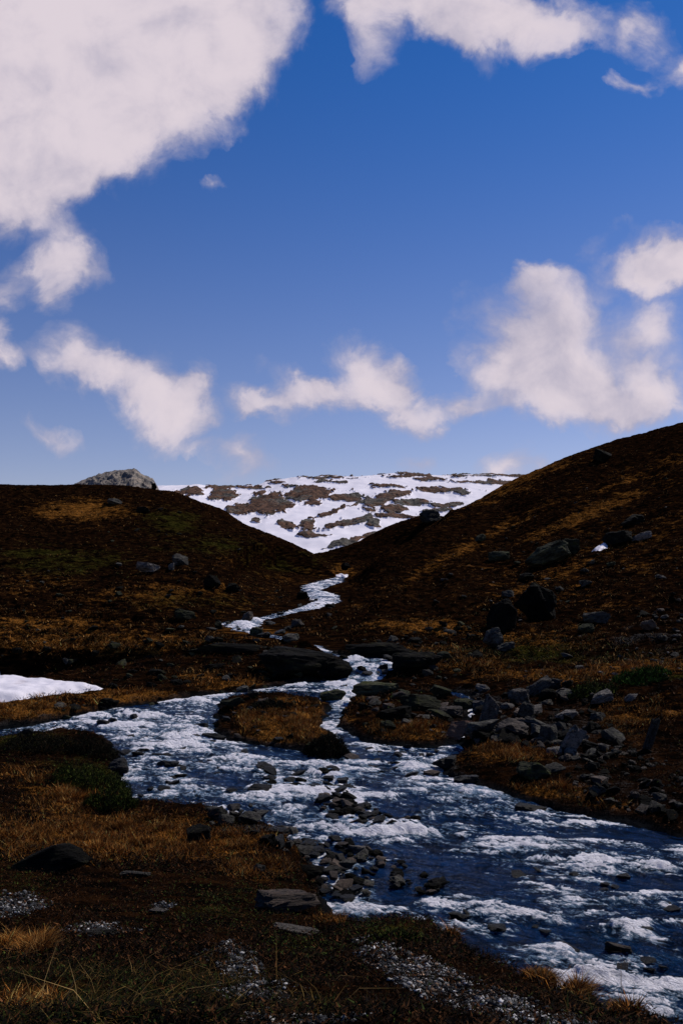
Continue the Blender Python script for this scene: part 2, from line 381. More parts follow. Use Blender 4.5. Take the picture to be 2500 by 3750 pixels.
def hit(px, py):
    """the place on ground or water seen at a frame position"""
    j = int(np.argmin(np.abs(PX - px))); c = TPY[:, j]; k = np.nonzero(c <= py)[0]
    k = k[0] if len(k) else len(c) - 1
    Y = YY[k]; return (px - CX) / F * Y, Y, TOP[k, j]


# ------------------------------------------------------------------ what grows where
WARM = [(590, 560, 150, 60, .30, -22), (90, 600, 150, 40, .25), (110, 838, 170, 26, 1), (205, 845, 70, 16, 1), (70, 800, 55, 16, .85), (30, 775, 50, 12, .5), (255, 868, 45, 12, .8), (290, 718, 60, 18, .95), (280, 735, 50, 10, .8),
        (30, 708, 100, 12, .95), (130, 697, 70, 8, .95), (225, 683, 45, 9, .95), (205, 676, 40, 5, .8), (100, 642, 150, 12, .8), (50, 625, 110, 14, .7), (240, 632, 60, 10, .6), (85, 510, 60, 13, .9),
        (165, 595, 110, 18, .55), (300, 578, 60, 12, .35), (342, 570, 14, 10, .8), (30, 580, 80, 20, .35), (235, 555, 60, 16, .3), (425, 627, 60, 10, .85), (440, 650, 40, 8, .6), (470, 664, 40, 9, .9), (530, 642, 80, 16, .65), (560, 676, 100, 8, .85),
        (640, 668, 60, 12, .85), (520, 478, 90, 14, .6, -25), (590, 512, 80, 9, .75, -22), (470, 545, 140, 10, .5, -28), (570, 570, 120, 8, .55, -22), (560, 595, 150, 10, .4, -20), (640, 475, 80, 14, .45, -18), (412, 730, 48, 13, .95), (512, 752, 46, 11, .98),
        (545, 790, 50, 9, .9), (610, 805, 40, 6, .6), (630, 715, 60, 30, .5), (372, 700, 30, 6, .5), (25, 950, 40, 14, .42), (30, 1005, 60, 14, .40), (560, 985, 50, 9, .8, 22), (480, 945, 60, 8, .4, 20), (330, 920, 30, 6, .4), (610, 1008, 30, 8, .8, 20)]
GREEN = [(85, 775, 48, 22, 1), (25, 742, 60, 10, .8), (110, 790, 25, 14, .8), (172, 522, 46, 18, .8), (210, 545, 70, 16, .7), (60, 560, 90, 22, .75), (285, 562, 60, 16, .7), (655, 677, 50, 5, 1), (530, 652, 90, 16, .75), (610, 655, 90, 12, .55), (225, 905, 90, 26, .7), (100, 995, 130, 24, .6),
         (25, 885, 40, 16, .5), (390, 930, 60, 9, .7), (310, 945, 60, 16, .6), (620, 1016, 22, 8, 1), (190, 600, 80, 14, .6), (420, 705, 30, 10, .6), (600, 545, 50, 20, .3)]
GRAVEL = [(240, 968, 26, 16, .95, 50), (268, 998, 46, 18, 1, 10), (300, 1018, 60, 10, .9), (395, 965, 40, 14, 1, 30), (440, 985, 60, 16, 1, 24), (500, 1005, 70, 14, 1, 20), (560, 1022, 60, 10, .9, 10), (12, 902, 34, 9, 1), (95, 930, 40, 6, .8), (15, 912, 20, 6, .8), (205, 958, 14, 8, .5), (165, 905, 14, 4, .5), (630, 640, 50, 16, .6, -25), (665, 640, 20, 22, .6),
          (560, 730, 70, 32, .7), (600, 770, 80, 28, .6), (650, 800, 60, 20, .5), (240, 828, 60, 8, .8), (330, 868, 20, 25, .8), (480, 705, 40, 12, .7), (340, 690, 20, 6, .7)]
warm = blobs(GPX, SPY, WARM); green = blobs(GPX, SPY, GREEN); gravel = blobs(GPX, SPY, GRAVEL)
gravel = np.maximum(gravel, 0.45 * (1 - ss(SD, 0.1, 0.6)) * (SD < 2))
vis = (GPX > -60) & (GPX < 742)


# ------------------------------------------------------------------ materials
def new_mat(name):
    m = bpy.data.materials.new(name); m.use_nodes = True
    t = NT(m.node_tree); bs = t.n['Principled BSDF']; return m, t, bs


def ground_material():
    m, t, bs = new_mat('tundra ground')
    P = t.new('ShaderNodeNewGeometry').outputs['Position']
    at = t.new('ShaderNodeAttribute', attribute_name='zone'); sp = t.new('ShaderNodeSeparateColor'); t.put(sp.inputs[0], at.outputs['Color'])
    wet = t.new('ShaderNodeAttribute', attribute_name='wet').outputs['Fac']
    dist = t.new('ShaderNodeVectorMath', operation='LENGTH'); t.put(dist.inputs[0], P)
    farf = t.smooth(dist.outputs['Value'], 25, 70)
    st = t.mapping(P, scale=(.55, 1, 2.0))
    n_big = t.noise(st, 0.35, 5, 0.6, .3); n_mid = t.noise(st, 1.6, 6, 0.65, .4); n_fin = t.noise(P, 9, 5, 0.7)
    grain = t.math('ADD', t.math('MULTIPLY', n_fin, t.math('SUBTRACT', 1.0, t.math('MULTIPLY', farf, .6))), t.math('MULTIPLY', n_mid, t.math('MULTIPLY', farf, .6)))
    def sel(z, k, lo, hi):
        v = t.math('ADD', z, t.math('MULTIPLY', t.math('SUBTRACT', n_big, .5), 1.5 * k)); v = t.math('ADD', v, t.math('MULTIPLY', t.math('SUBTRACT', n_mid, .5), 1.5 * k))
        v = t.math('ADD', v, t.math('MULTIPLY', t.math('SUBTRACT', n_fin, .5), .8 * k)); return t.smooth(v, lo, hi)
    dark = t.mix(t.smooth(n_mid, .38, .68), (0.0018, 0.0012, 0.0010), (0.0190, 0.0078, 0.0030))
    dark = t.mix(t.math('MULTIPLY', t.smooth(grain, .55, .75), .55), dark, (0.05, 0.020, 0.006))
    orange = t.mix(t.smooth(grain, .35, .68), (0.012, 0.0045, 0.0012), (0.27, 0.108, 0.020))
    c = t.mix(sel(sp.outputs[0], 1.15, .38, .92), dark, orange)
    gr = t.mix(t.smooth(grain, .35, .7), (0.003, 0.0035, 0.001), (0.045, 0.040, 0.007))
    c = t.mix(sel(sp.outputs[1], 1, .45, .95), c, gr)
    # thin scatter of pale heath on the hills
    c = t.mix(t.math('MULTIPLY', farf, t.math('MULTIPLY', t.smooth(n_mid, .60, .72), .55)), c, (0.070, 0.034, 0.011))
    v = t.new('ShaderNodeTexVoronoi'); t.put(v.inputs['Vector'], P); v.inputs['Scale'].default_value = 38
    vs = t.new('ShaderNodeSeparateColor'); t.put(vs.inputs[0], v.outputs['Color'])
    peb = t.mix(t.smooth(vs.outputs[0], .45, 1.0), (0.004, 0.0042, 0.0042), (0.10, 0.098, 0.095))
    c = t.mix(t.math('MULTIPLY', sel(sp.outputs[2], 1.2, .45, .95), .9), c, peb)
    c = t.mix(wet, c, (0.006, 0.007, 0.008))
    t.put(bs.inputs['Base Color'], c); bs.inputs['Roughness'].default_value = 1; bs.inputs['Specular IOR Level'].default_value = 0
    b = t.new('ShaderNodeBump'); b.inputs['Strength'].default_value = 1.0; b.inputs['Distance'].default_value = 0.35
    t.put(b.inputs['Height'], t.math('ADD', t.math('MULTIPLY', n_mid, t.math('ADD', .3, farf)), t.math('MULTIPLY', n_fin, .22)))
    t.put(bs.inputs['Normal'], b.outputs[0])
    return m


def rock_material(name, dark, light, lichen, amount, rough=.85, scale=1.0, spec=.3):
    m, t, bs = new_mat(name)
    tc = t.new('ShaderNodeTexCoord').outputs['Object']; oi = t.new('ShaderNodeObjectInfo')
    P = t.vmath('ADD', tc, oi.outputs['Location'])
    n1 = t.noise(P, 1.6 * scale, 6, .65, .5); n2 = t.noise(P, 7 * scale, 5, .7); n3 = t.noise(t.mapping(P, rot=(.5, .3, .2), scale=(1, 1, 7)), 2.2 * scale, 4, .6, .3)
    c = t.mix(t.smooth(t.math('ADD', t.math('MULTIPLY', n1, .6), t.math('MULTIPLY', n3, .4)), .36, .64), dark, light)
    c = t.mix(t.math('MULTIPLY', t.smooth(n2, .52, .66), .55), c, tuple(x * .35 for x in dark))
    c = t.mix(t.math('MULTIPLY', t.smooth(n1, .52, .66), amount), c, lichen)
    hs = t.new('ShaderNodeHueSaturation'); t.put(hs.inputs['Color'], c)
    t.put(hs.inputs['Value'], t.math('ADD', .40, t.math('MULTIPLY', oi.outputs['Random'], .9)))
    t.put(bs.inputs['Base Color'], hs.outputs[0]); bs.inputs['Roughness'].default_value = rough; bs.inputs['Specular IOR Level'].default_value = spec
    b = t.new('ShaderNodeBump'); b.inputs['Strength'].default_value = .9; b.inputs['Distance'].default_value = .12
    t.put(b.inputs['Height'], t.math('ADD', n3, t.math('MULTIPLY', n2, .5))); t.put(bs.inputs['Normal'], b.outputs[0])
    return m


M_GROUND = ground_material()
M_ROCK = rock_material('grey rock', (0.009, 0.0085, 0.008), (0.092, 0.084, 0.073), (0.06, 0.062, 0.028), .5, .9, 1, .1)
M_PALE = rock_material('pale slab rock', (0.022, 0.021, 0.019), (0.19, 0.165, 0.145), (0.08, 0.07, 0.05), .4, .9, 1, .1)
M_MOSS = rock_material('mossy rock', (0.008, 0.0085, 0.006), (0.075, 0.075, 0.045), (0.055, 0.058, 0.014), .9, .95, 1, .06)
M_WET = rock_material('wet river rock', (0.004, 0.0045, 0.005), (0.022, 0.021, 0.020), (0.03, 0.018, 0.010), .4, .5, 1.2, .14)
M_RUST = rock_material('rusty rock', (0.09, 0.032, 0.014), (0.24, 0.11, 0.06), (0.15, 0.06, 0.03), .5)
M_BROWN = rock_material('brown rock', (0.018, 0.012, 0.009), (0.11, 0.072, 0.050), (0.06, 0.05, 0.03), .5)
M_BLACK = rock_material('black heath rock', (0.002, 0.0019, 0.0017), (0.010, 0.009, 0.0072), (0.026, 0.024, 0.009), .6, .95, 1, .06)


def snow_material():
    m, t, bs = new_mat('old snow')
    P = t.new('ShaderNodeNewGeometry').outputs['Position']
    n = t.noise(P, 1.3, 6, .65, .4); n2 = t.noise(P, .5, 3, .6)
    c = t.mix(t.smooth(n, .35, .72), (0.70, 0.66, 0.70), (0.82, 0.77, 0.80))
    c = t.mix(t.math('MULTIPLY', t.smooth(n2, .58, .72), .35), c, (0.45, 0.36, 0.34))
    t.put(bs.inputs['Base Color'], c); bs.inputs['Roughness'].default_value = .7
    b = t.new('ShaderNodeBump'); b.inputs['Strength'].default_value = .4; b.inputs['Distance'].default_value = .1; t.put(b.inputs['Height'], n); t.put(bs.inputs['Normal'], b.outputs[0])
    return m


M_SNOW = snow_material()


def water_material():
    m, t, bs = new_mat('white water')
    P = t.new('ShaderNodeNewGeometry').outputs['Position']
    fo = t.new('ShaderNodeAttribute', attribute_name='foam').outputs['Fac']
    tq = t.new('ShaderNodeAttribute', attribute_name='churn').outputs['Fac']
    sx = t.mapping(t.mapping(P, rot=(0, 0, math.radians(29))), scale=(.55, 1.35, 1.3))
    n1 = t.noise(sx, 3.4, 7, .72, 1.2); n2 = t.noise(sx, 10, 4, .75, .5); n3 = t.noise(sx, 1.1, 4, .6, .6)
    f = t.math('ADD', fo, t.math('MULTIPLY', t.math('SUBTRACT', n1, .5), 1.65)); f = t.math('ADD', f, t.math('MULTIPLY', t.math('SUBTRACT', n2, .5), .9))
    deep = t.mix(t.smooth(t.math('ADD', t.math('MULTIPLY', n3, .35), t.math('MULTIPLY', n1, .65)), .40, .60), (0.0008, 0.003, 0.010), (0.004, 0.028, 0.095))  # light and dark of the ripples painted into the water colour
    deep = t.mix(t.math('MULTIPLY', tq, t.smooth(n1, .35, .65)), deep, (0.020, 0.068, 0.105))
    cr = t.new('ShaderNodeAttribute', attribute_name='crest').outputs['Fac']
    n4 = t.noise(t.vmath('ADD', sx, (31, 17, 5)), 4.6, 6, .75, 1.5)
    cr = t.math('ADD', t.math('MULTIPLY', cr, .95), t.math('ADD', .08, t.math('ADD', t.math('MULTIPLY', t.math('SUBTRACT', n4, .5), 2.0), t.math('MULTIPLY', t.math('SUBTRACT', n2, .5), .8))))
    thin = t.mix(t.smooth(f, .36, .58), deep, (0.12, 0.19, 0.27))
    foamc = t.mix(t.smooth(cr, .26, .74), (0.15, 0.23, 0.34), (0.92, 0.89, 0.93))  # painted wave shading: thin foam in troughs blue-grey, crests white
    c = t.mix(t.smooth(f, .52, .78), thin, foamc)
    f = t.smooth(f, .50, .75)
    t.put(bs.inputs['Base Color'], c); t.put(bs.inputs['Roughness'], t.math('ADD', .10, t.math('MULTIPLY', f, .75)))
    bs.inputs['IOR'].default_value = 1.33; bs.inputs['Specular IOR Level'].default_value = .22
    b = t.new('ShaderNodeBump'); b.inputs['Strength'].default_value = 1.0; b.inputs['Distance'].default_value = .22
    t.put(b.inputs['Height'], t.math('ADD', n1, t.math('MULTIPLY', n2, .5))); t.put(bs.inputs['Normal'], b.outputs[0])
    return m


M_WATER = water_material()


def plant_material(name, rough=.8):
    m, t, bs = new_mat(name)
    at = t.new('ShaderNodeAttribute', attribute_name='tint'); t.put(bs.inputs['Base Color'], at.outputs['Color'])
    bs.inputs['Roughness'].default_value = rough; bs.inputs['Specular IOR Level'].default_value = .03
    return m


M_GRASS = plant_material('dry grass')

# ------------------------------------------------------------------ ground sheet
co = np.stack([GX, GY, Z], -1).reshape(-1, 3)
wetv = np.clip(1 - ss(SD, -.2, .25), 0, 1) * band
ground = mesh_tri_quads('ground', co, grid_faces(*GX.shape), M_GROUND, True,
                        {'zone': np.stack([warm, green, gravel], -1).reshape(-1, 3), 'wet': wetv.ravel()})
tag(ground, kind='structure')

# ------------------------------------------------------------------ river
FOAM = [(370, 666, 30, 16, 1.0), (348, 690, 22, 10, .95), (340, 708, 14, 14, .75), (325, 730, 16, 14, .75), (285, 684, 60, 6, .62), (200, 702, 60, 8, .62), (120, 716, 60, 9, .85), (40, 730, 50, 8, .9), (180, 735, 90, 18, .62), (260, 765, 120, 16, .66), (150, 775, 50, 14, .7), (230, 795, 90, 8, .8), (160, 795, 40, 8, .85),
        (270, 800, 50, 9, .95), (330, 770, 60, 14, .7), (420, 770, 50, 12, .62), (470, 795, 60, 12, .95), (440, 790, 60, 14, .75), (300, 818, 60, 12, .9), (360, 825, 80, 10, .8), (470, 812, 70, 10, .85), (530, 812, 40, 6, .55), (420, 835, 80, 10, .85), (520, 850, 90, 14, .6), (620, 860, 60, 12, .6),
        (640, 872, 70, 6, .85), (520, 862, 60, 5, .75), (610, 905, 80, 8, .7), (480, 905, 60, 8, .6), (345, 912, 40, 7, 1.0), (440, 930, 50, 10, .8), (540, 925, 60, 6, .65), (620, 935, 70, 16, .75), (560, 960, 60, 12, .9), (640, 960, 70, 10, .8), (590, 985, 60, 8, .8), (650, 1000, 60, 10, .75), (640, 1016, 60, 6, .8),
        (320, 592, 20, 14, .95), (315, 605, 30, 10, .95), (250, 624, 40, 10, .95), (310, 648, 20, 8, .8), (285, 641, 12, 5, .9), (471, 714, 6, 10, 1.0), (300, 612, 30, 6, .9)]
CALM = [(400, 880, 75, 24, .42), (350, 850, 40, 16, .25), (600, 838, 90, 10, .4), (330, 890, 30, 14, .25), (500, 945, 40, 14, .25), (460, 880, 60, 14, .3), (640, 890, 50, 8, .25), (455, 745, 25, 6, .3), (390, 815, 40, 10, .15), (430, 785, 20, 10, .1), (455, 696, 20, 6, .5), (140, 810, 30, 8, .3), (680, 930, 30, 12, .25)]


def build_river():
    px = np.concatenate([np.linspace(-480, -42, 80), np.arange(-40, 722, 1.0), np.linspace(724, 1250, 80)])
    ly = np.linspace(math.log(12.5), math.log(138), 820)
    gpx, gly = np.meshgrid(px, ly); Y = np.exp(gly); X = (gpx - CX) / F * Y
    s = river_sdf(X, Y)
    z0 = river_z(Y); py = HZ - F * z0 / Y
    w = 0.03 + blobs(gpx, py, FOAM) * .46 - .8 * blobs(gpx, py, CALM)
    w = np.where(Y > 49, np.clip(w, .22, .42), w)
    # currents bend the wave trains; crests stand across the flow
    wx = X + 1.1 * fbm(X * .25, Y * .25, 40, 2) ; wy = Y + 0.9 * fbm(X * .3 + 9, Y * .3, 41, 2)
    ca, sa = math.cos(-.5), math.sin(-.5); a = wx * ca + wy * sa; b = -wx * sa + wy * ca
    aa = a + .35 * fbm(X * 1.3, Y * 1.3, 43, 2); bb = b + .30 * fbm(X * 1.1 + 4, Y * 1.1, 44, 2)
    r1 = ridge(a * .15, b * .50, 42, 2, .5); r2 = ridge(aa * .32, bb * 1.05, 47, 2, .5); f3 = fbm(X * 3.5, Y * 5, 52, 3, .6)
    r3 = ridge(aa * .75, bb * 2.5, 58, 2, .5); r4 = ridge(aa * 1.7, bb * 5.2, 59, 2, .5)
    # breaking wave trains: each crest is sharp upstream and trails foam downstream
    def train(period, seed, w1, w2):
        ph = -(Y + .13 * X + w1 * fbm(X * .24, Y * .30, seed, 2) + w2 * fbm(X * .9, Y * 1.2, seed + 3, 3, .55)) / period
        k = np.floor(ph); fr = ph - k
        def gate(k): return ss(gnoise(X * .40 / period + k * 3.7, k * 9.13 + .37 + Y * .05, seed + 5) + .5 * gnoise(X * 1.3 / period, k * 5.3 + .21, seed + 6), -.30, .35)
        return np.exp(-3.0 * fr) * gate(k), ss(fr, .62, 1.0) * gate(k + 1)
    t1, u1 = train(1.75, 200, .9, .30); t2, u2 = train(.80, 220, .5, .18); t3, u3 = train(.36, 240, .3, .16)
    patt = .55 * (r1 - .66) + .50 * (r3 - .66) + .50 * (r4 - .66) + .22 * f3
    foam = w - .145 + .045 * ss(Y, 24, 34) + .62 * t1 + .44 * t2 + .26 * t3 + patt
    # broken water below each stone standing in the stream
    for o in [o for o in COL.objects if o.get('category') in ('rock', 'river stone', 'boulder') and 9 < o.location.y < 120]:
        x0, y0 = o.location.x, o.location.y; r = max(o.scale.x, o.scale.y)
        if r < .16 or r > 1.6: continue
        u = (X - x0) * .44 - (Y - y0) * .90; v = (X - x0) * .90 + (Y - y0) * .44
        near = (np.abs(v) < 3 * r) & (u > -3 * r) & (u < 9 * r)
        if not near.any(): continue
        un, vn = u[near], v[near]
        foam[near] += .26 * np.exp(-(vn / (1.0 * r)) ** 2) * np.where(un > 0, np.exp(-(un / (4.5 * r)) ** 2), np.exp(-(un / (1.4 * r)) ** 2))
    foam = np.clip(foam, -.3, 1.25)
    amp = (.07 + .45 * np.clip(w + .08, 0, 1)) * ss(-s, -.1, 1.2)
    z = z0 + amp * (.7 * (r1 - .6) + .85 * np.maximum(t1, u1) + .42 * np.maximum(t2, u2) + .20 * np.maximum(t3, u3) + .40 * (r3 - .62) + .25 * (r4 - .62) + .15 * f3) + .035 * fbm(X * 4, Y * 4, 55, 3, .6)
    # small falls over the ledges
    keep = s < .35
    co = np.stack([X, Y, z], -1).reshape(-1, 3); f = grid_faces(*X.shape, mask=keep)
    co, f, at = compact(co, f, {'foam': foam.ravel(), 'churn': np.clip(w * 1.1 - .15, 0, 1).ravel(), 'crest': np.clip(.12 + .75 * t1 + .55 * t2 + .35 * t3 + 1.0 * (r4 - .66), 0, 1).ravel()})
    return tag(mesh_tri_quads('river', co, f, M_WATER, True, at), kind='structure')


# ------------------------------------------------------------------ far mountain and grey peak
def fan(px, ly, hz):
    gpx, gly = np.meshgrid(px, ly); Y = np.exp(gly); X = (gpx - CX) / F * Y
    return gpx, Y, X


ROCKS_FAR = [(225, 160, 45, 14), (340, 178, 45, 24), (410, 238, 48, 22), (520, 215, 70, 42), (690, 172, 78, 26), (700, 207, 34, 10), (840, 188, 58, 13), (955, 205, 62, 26, -25), (1030, 178, 50, 13), (990, 145, 62, 8), (1060, 105, 80, 8), (770, 130, 50, 5), (730, 112, 90, 5), (550, 130, 36, 5), (620, 150, 40, 3),
             (765, 252, 68, 8, -18), (840, 292, 72, 14, -8), (680, 300, 30, 16), (600, 303, 42, 10), (700, 345, 52, 9), (1100, 210, 58, 12), (1200, 162, 90, 11), (1280, 175, 30, 9), (1230, 218, 60, 7), (1005, 262, 60, 12), (1180, 243, 64, 8), (940, 300, 24, 10), (1400, 132, 100, 8), (1330, 106, 80, 5),
             (1480, 98, 60, 7), (460, 150, 72, 6), (470, 282, 14, 8), (130, 175, 60, 6), (820, 378, 60, 10, -12), (900, 350, 50, 8, -20), (870, 215, 40, 6, -20), (1010, 235, 50, 10), (330, 150, 60, 8), (1150, 120, 60, 6), (620, 185, 20, 8), (1090, 265, 60, 10)]


def build_mountain():
    top = [(-400, 520), (60, 492), (130, 487), (157, 486), (183, 485), (198, 484), (213, 486), (235, 487), (257, 485), (265, 482), (296, 478), (330, 476), (370, 475), (391, 473), (417, 475), (448, 476), (467, 474), (491, 475), (517, 476), (600, 474), (1100, 490)]
    px = np.concatenate([np.linspace(-400, 98, 120), np.arange(100, 580, .8), np.linspace(584, 1100, 120)])
    ly = np.linspace(math.log(520), math.log(2300), 520)
    gpx, Y, X = fan(px, ly, 0)
    tp = np.interp(gpx, [a for a, b in top], [b for a, b in top])
    k = np.interp(np.log(Y), np.log([520, 700, 800, 950, 1150, 1400, 1700, 1850, 2300]), [1.25, .98, .80, .58, .37, .17, .0, .015, .35])
    py = tp + k * (566 - tp)
    z = (HZ - py) / F * Y
    L = [(136.4 + b[0] * .2523, 450 + b[1] * .2523, b[2] * .29, b[3] * .25, 1.0, *(b[4:])) for b in ROCKS_FAR]
    n = fbm(X / 80 + Y / 400, Y / 230, 61, 5, .6); n2 = fbm(X / 24 + Y / 160, Y / 80, 66, 4, .6)
    wpx = gpx + 9 * fbm(X / 60, Y / 90, 68, 4, .6); wpy = py + 3.2 * fbm(X / 50 + 7, Y / 80, 69, 4, .6)
    m = blobs(wpx, wpy, L) + .34 * n + .34 * n2 + .30 * fbm(X / 9 + Y / 60, Y / 30, 78, 3, .6) + .22 * ss(py, 486, 476) * (fbm(X / 50, Y / 70, 77, 3) + .2)
    rock = ss(m, .29, .43)
    rel = ridge(X / 40, Y / 55, 71, 5, .6) - .6
    z = z + rock * (1.0 + 11 * rel + 3 * n2) + 4 * fbm(X / 55, Y / 120, 79, 3) + 3 * fbm(X / 150, Y / 150, 74, 3)
    py2 = HZ - F * z / Y
    co = np.stack([X, Y, z], -1).reshape(-1, 3)
    mt, t, bs = new_mat('snow and rock')
    P = t.new('ShaderNodeNewGeometry').outputs['Position']; a = t.new('ShaderNodeAttribute', attribute_name='rock').outputs['Fac']
    n1 = t.noise(P, .07, 8, .72, .5); n2_ = t.noise(P, .16, 6, .75); n3 = t.noise(P, .018, 3, .5)
    rk = t.mix(t.smooth(n2_, .35, .65), (0.010, 0.010, 0.011), (0.14, 0.125, 0.10))
    heath = t.mix(t.smooth(n2_, .38, .65), (0.018, 0.010, 0.007), (0.16, 0.080, 0.044))
    rk = t.mix(t.smooth(t.math('ADD', n3, t.math('MULTIPLY', t.math('SUBTRACT', n1, .5), .5)), .38, .50), rk, heath)
    e = t.math('ADD', a, t.math('MULTIPLY', t.math('SUBTRACT', n1, .5), 1.3)); e = t.math('ADD', e, t.math('MULTIPLY', t.math('SUBTRACT', n2_, .5), .5))
    sn = t.mix(t.smooth(n1, .3, .7), (0.74, 0.71, 0.76), (0.84, 0.79, 0.82))
    t.put(bs.inputs['Base Color'], t.mix(t.smooth(e, .42, .58), sn, rk)); bs.inputs['Roughness'].default_value = .9; bs.inputs['Specular IOR Level'].default_value = .1
    b = t.new('ShaderNodeBump'); b.inputs['Strength'].default_value = .8; b.inputs['Distance'].default_value = 3.0
    t.put(b.inputs['Height'], t.math('MULTIPLY', t.math('ADD', n1, t.math('MULTIPLY', n2_, .5)), a)); t.put(bs.inputs['Normal'], b.outputs[0])
    return tag(mesh_tri_quads('mountain', co, grid_faces(*X.shape), mt, True, {'rock': rock.ravel()}), kind='structure')


def build_peak():
    top = [(20, 520), (60, 492), (74, 484), (87, 478.5), (98, 474), (106, 472.5), (117, 470), (127, 469.5), (134, 468.5), (138, 471), (141, 474), (147, 476.5), (152, 478), (155, 482), (158, 488), (165, 500), (190, 530)]
    px = np.linspace(20, 190, 300); ly = np.linspace(math.log(560), math.log(840), 200)
    gpx, Y, X = fan(px, ly, 0)
    tp = np.interp(gpx, [a for a, b in top], [b for a, b in top])
    k = np.interp(Y, [560, 620, 660, 690, 720, 840], [1.0, .55, .25, .05, 0, .9])
    py = tp + k * 60
    z = (HZ - py) / F * Y + 9 * (ridge(X / 14 + Y / 40, Y / 26, 81, 5, .6) - .62) * ss(k, 0, .1) + 2.2 * fbm(X / 5, Y / 8, 83, 4, .6)
    co = np.stack([X, Y, z], -1).reshape(-1, 3)
    mt, t, bs = new_mat('bare grey rock')
    P = t.new('ShaderNodeNewGeometry').outputs['Position']
    n1 = t.noise(t.mapping(P, rot=(.2, .6, .3), scale=(1, .6, 2)), .12, 7, .7, .6); n2 = t.noise(P, .4, 5, .7)
    c = t.mix(t.smooth(n1, .40, .62), (0.055, 0.052, 0.052), (0.27, 0.215, 0.165))
    c = t.mix(t.math('MULTIPLY', t.smooth(n2, .56, .66), .7), c, (0.045, 0.045, 0.048))
    t.put(bs.inputs['Base Color'], c); bs.inputs['Roughness'].default_value = .9
    b = t.new('ShaderNodeBump'); b.inputs['Strength'].default_value = 1; b.inputs['Distance'].default_value = 3; t.put(b.inputs['Height'], n1); t.put(bs.inputs['Normal'], b.outputs[0])
    return tag(mesh_tri_quads('mountain', co, grid_faces(*X.shape), mt, True), kind='structure')


build_mountain(); build_peak()

# ------------------------------------------------------------------ snow patches lying on the heath
def snow_patch(outline, label, thick):
    P = []
    for a, b in outline: P.append(hit(a, b)[:2])
    P = np.array(P)
    lo, hi = P.min(0) - 1, P.max(0) + 1
    nx = int(np.clip((hi[0] - lo[0]) / .12, 24, 190)); ny = int(np.clip((hi[1] - lo[1]) / .08, 24, 160))
    X, Y = np.meshgrid(np.linspace(lo[0], hi[0], nx), np.linspace(lo[1], hi[1], ny))
    s = poly_sdf(P, X, Y) + .25 * fbm(X * .9, Y * .9, 91, 4)
    z = ground_at(X, Y); kern = z.mean()
    z = z - .1 + (thick + .1) * ss(-s, -.15, .7) + .05 * fbm(X * .6, Y * .6, 92, 3)
    co = np.stack([X, Y, z], -1).reshape(-1, 3); f = grid_faces(ny, nx, mask=s < .1); co, f, _ = compact(co, f, {})
    o = mesh_tri_quads('snow_patch', co, f, M_SNOW, True)
    return tag(o, label, 'snow patch')


snow_patch([(-40, 668), (0, 673), (20, 680), (55, 684), (85, 686), (110, 690.5), (90, 692), (60, 695), (25, 700), (0, 703), (-60, 708)], 'large white snow patch below the black ledge on the left bench', .35)
snow_patch([(588, 553), (596, 547), (607, 543), (608, 548), (598, 553)], 'small white snow patch beside a boulder on the right hillside', .3)
snow_patch([(334, 574), (340, 573.5), (348, 575), (346, 578), (336, 577)], 'tiny white snow remnant at the head of the stream', .25)

# ------------------------------------------------------------------ rocks
def rock_mesh(seed, sub=2, cuts=9, boxy=0.0, rough=.10):
    rnd = random.Random(seed); bm = bmesh.new()
    for _ in range(cuts + 5):
        v = Vector((rnd.gauss(0, 1), rnd.gauss(0, 1), rnd.gauss(0, 1))).normalized() * rnd.uniform(.82, 1.0)
        if boxy: v = v / (max(abs(v.x), abs(v.y), abs(v.z)) ** boxy)
        bm.verts.new(v)
    r = bmesh.ops.convex_hull(bm, input=bm.verts[:])
    bmesh.ops.delete(bm, geom=[g for g in set(r['geom_interior'] + r['geom_unused']) if isinstance(g, bmesh.types.BMVert)], context='VERTS')
    bmesh.ops.bevel(bm, geom=bm.edges[:], offset=.045, segments=1, affect='EDGES', clamp_overlap=True)
    bmesh.ops.triangulate(bm, faces=bm.faces[:])
    for _ in range(sub):
        le = [e for e in bm.edges if e.calc_length() > (.30 if _ == 0 else .14)]
        bmesh.ops.subdivide_edges(bm, edges=le, cuts=1); bmesh.ops.triangulate(bm, faces=bm.faces[:])
    off = Vector((seed * 3.1, seed * 1.7, seed * .9)); ax = Vector((rnd.uniform(-.4, .4), rnd.uniform(-.4, .4), 1)).normalized()
    for v in bm.verts:
        p = v.co.copy(); k = p.dot(ax) * 5 + .8 * mnoise.noise(p * 1.5 + off)
        q = 1 + rough * 1.2 * mnoise.fractal(p * 2.2 + off, .8, 2.1, 5) + rough * .45 * (abs((k % 1) - .5) - .25)
        v.co = p * q
    me = bpy.data.meshes.new('rock_shape'); bm.to_mesh(me); bm.free()
    c = np.empty(len(me.vertices) * 3, np.float32); me.vertices.foreach_get('co', c); c = c.reshape(-1, 3)
    mn, mx = c.min(0), c.max(0); c = (c - (mn + mx) / 2) / ((mx - mn) / 2); me.vertices.foreach_set('co', c.ravel()); me.update()
    return me


VARI = [rock_mesh(100 + i, 2, 6 + i % 6, rough=.08 + .03 * (i % 3)) for i in range(10)]
_mm = {}


def vari(i, mat):
    k = (i % len(VARI), mat.name)
    if k not in _mm:
        me = VARI[i % len(VARI)].copy(); me.materials.clear(); me.materials.append(mat); _mm[k] = me
    return _mm[k]


rng = random.Random(7)


def lab_flat(s): return any(k in s for k in ('flat', 'slab', 'block', 'strip', 'bare'))


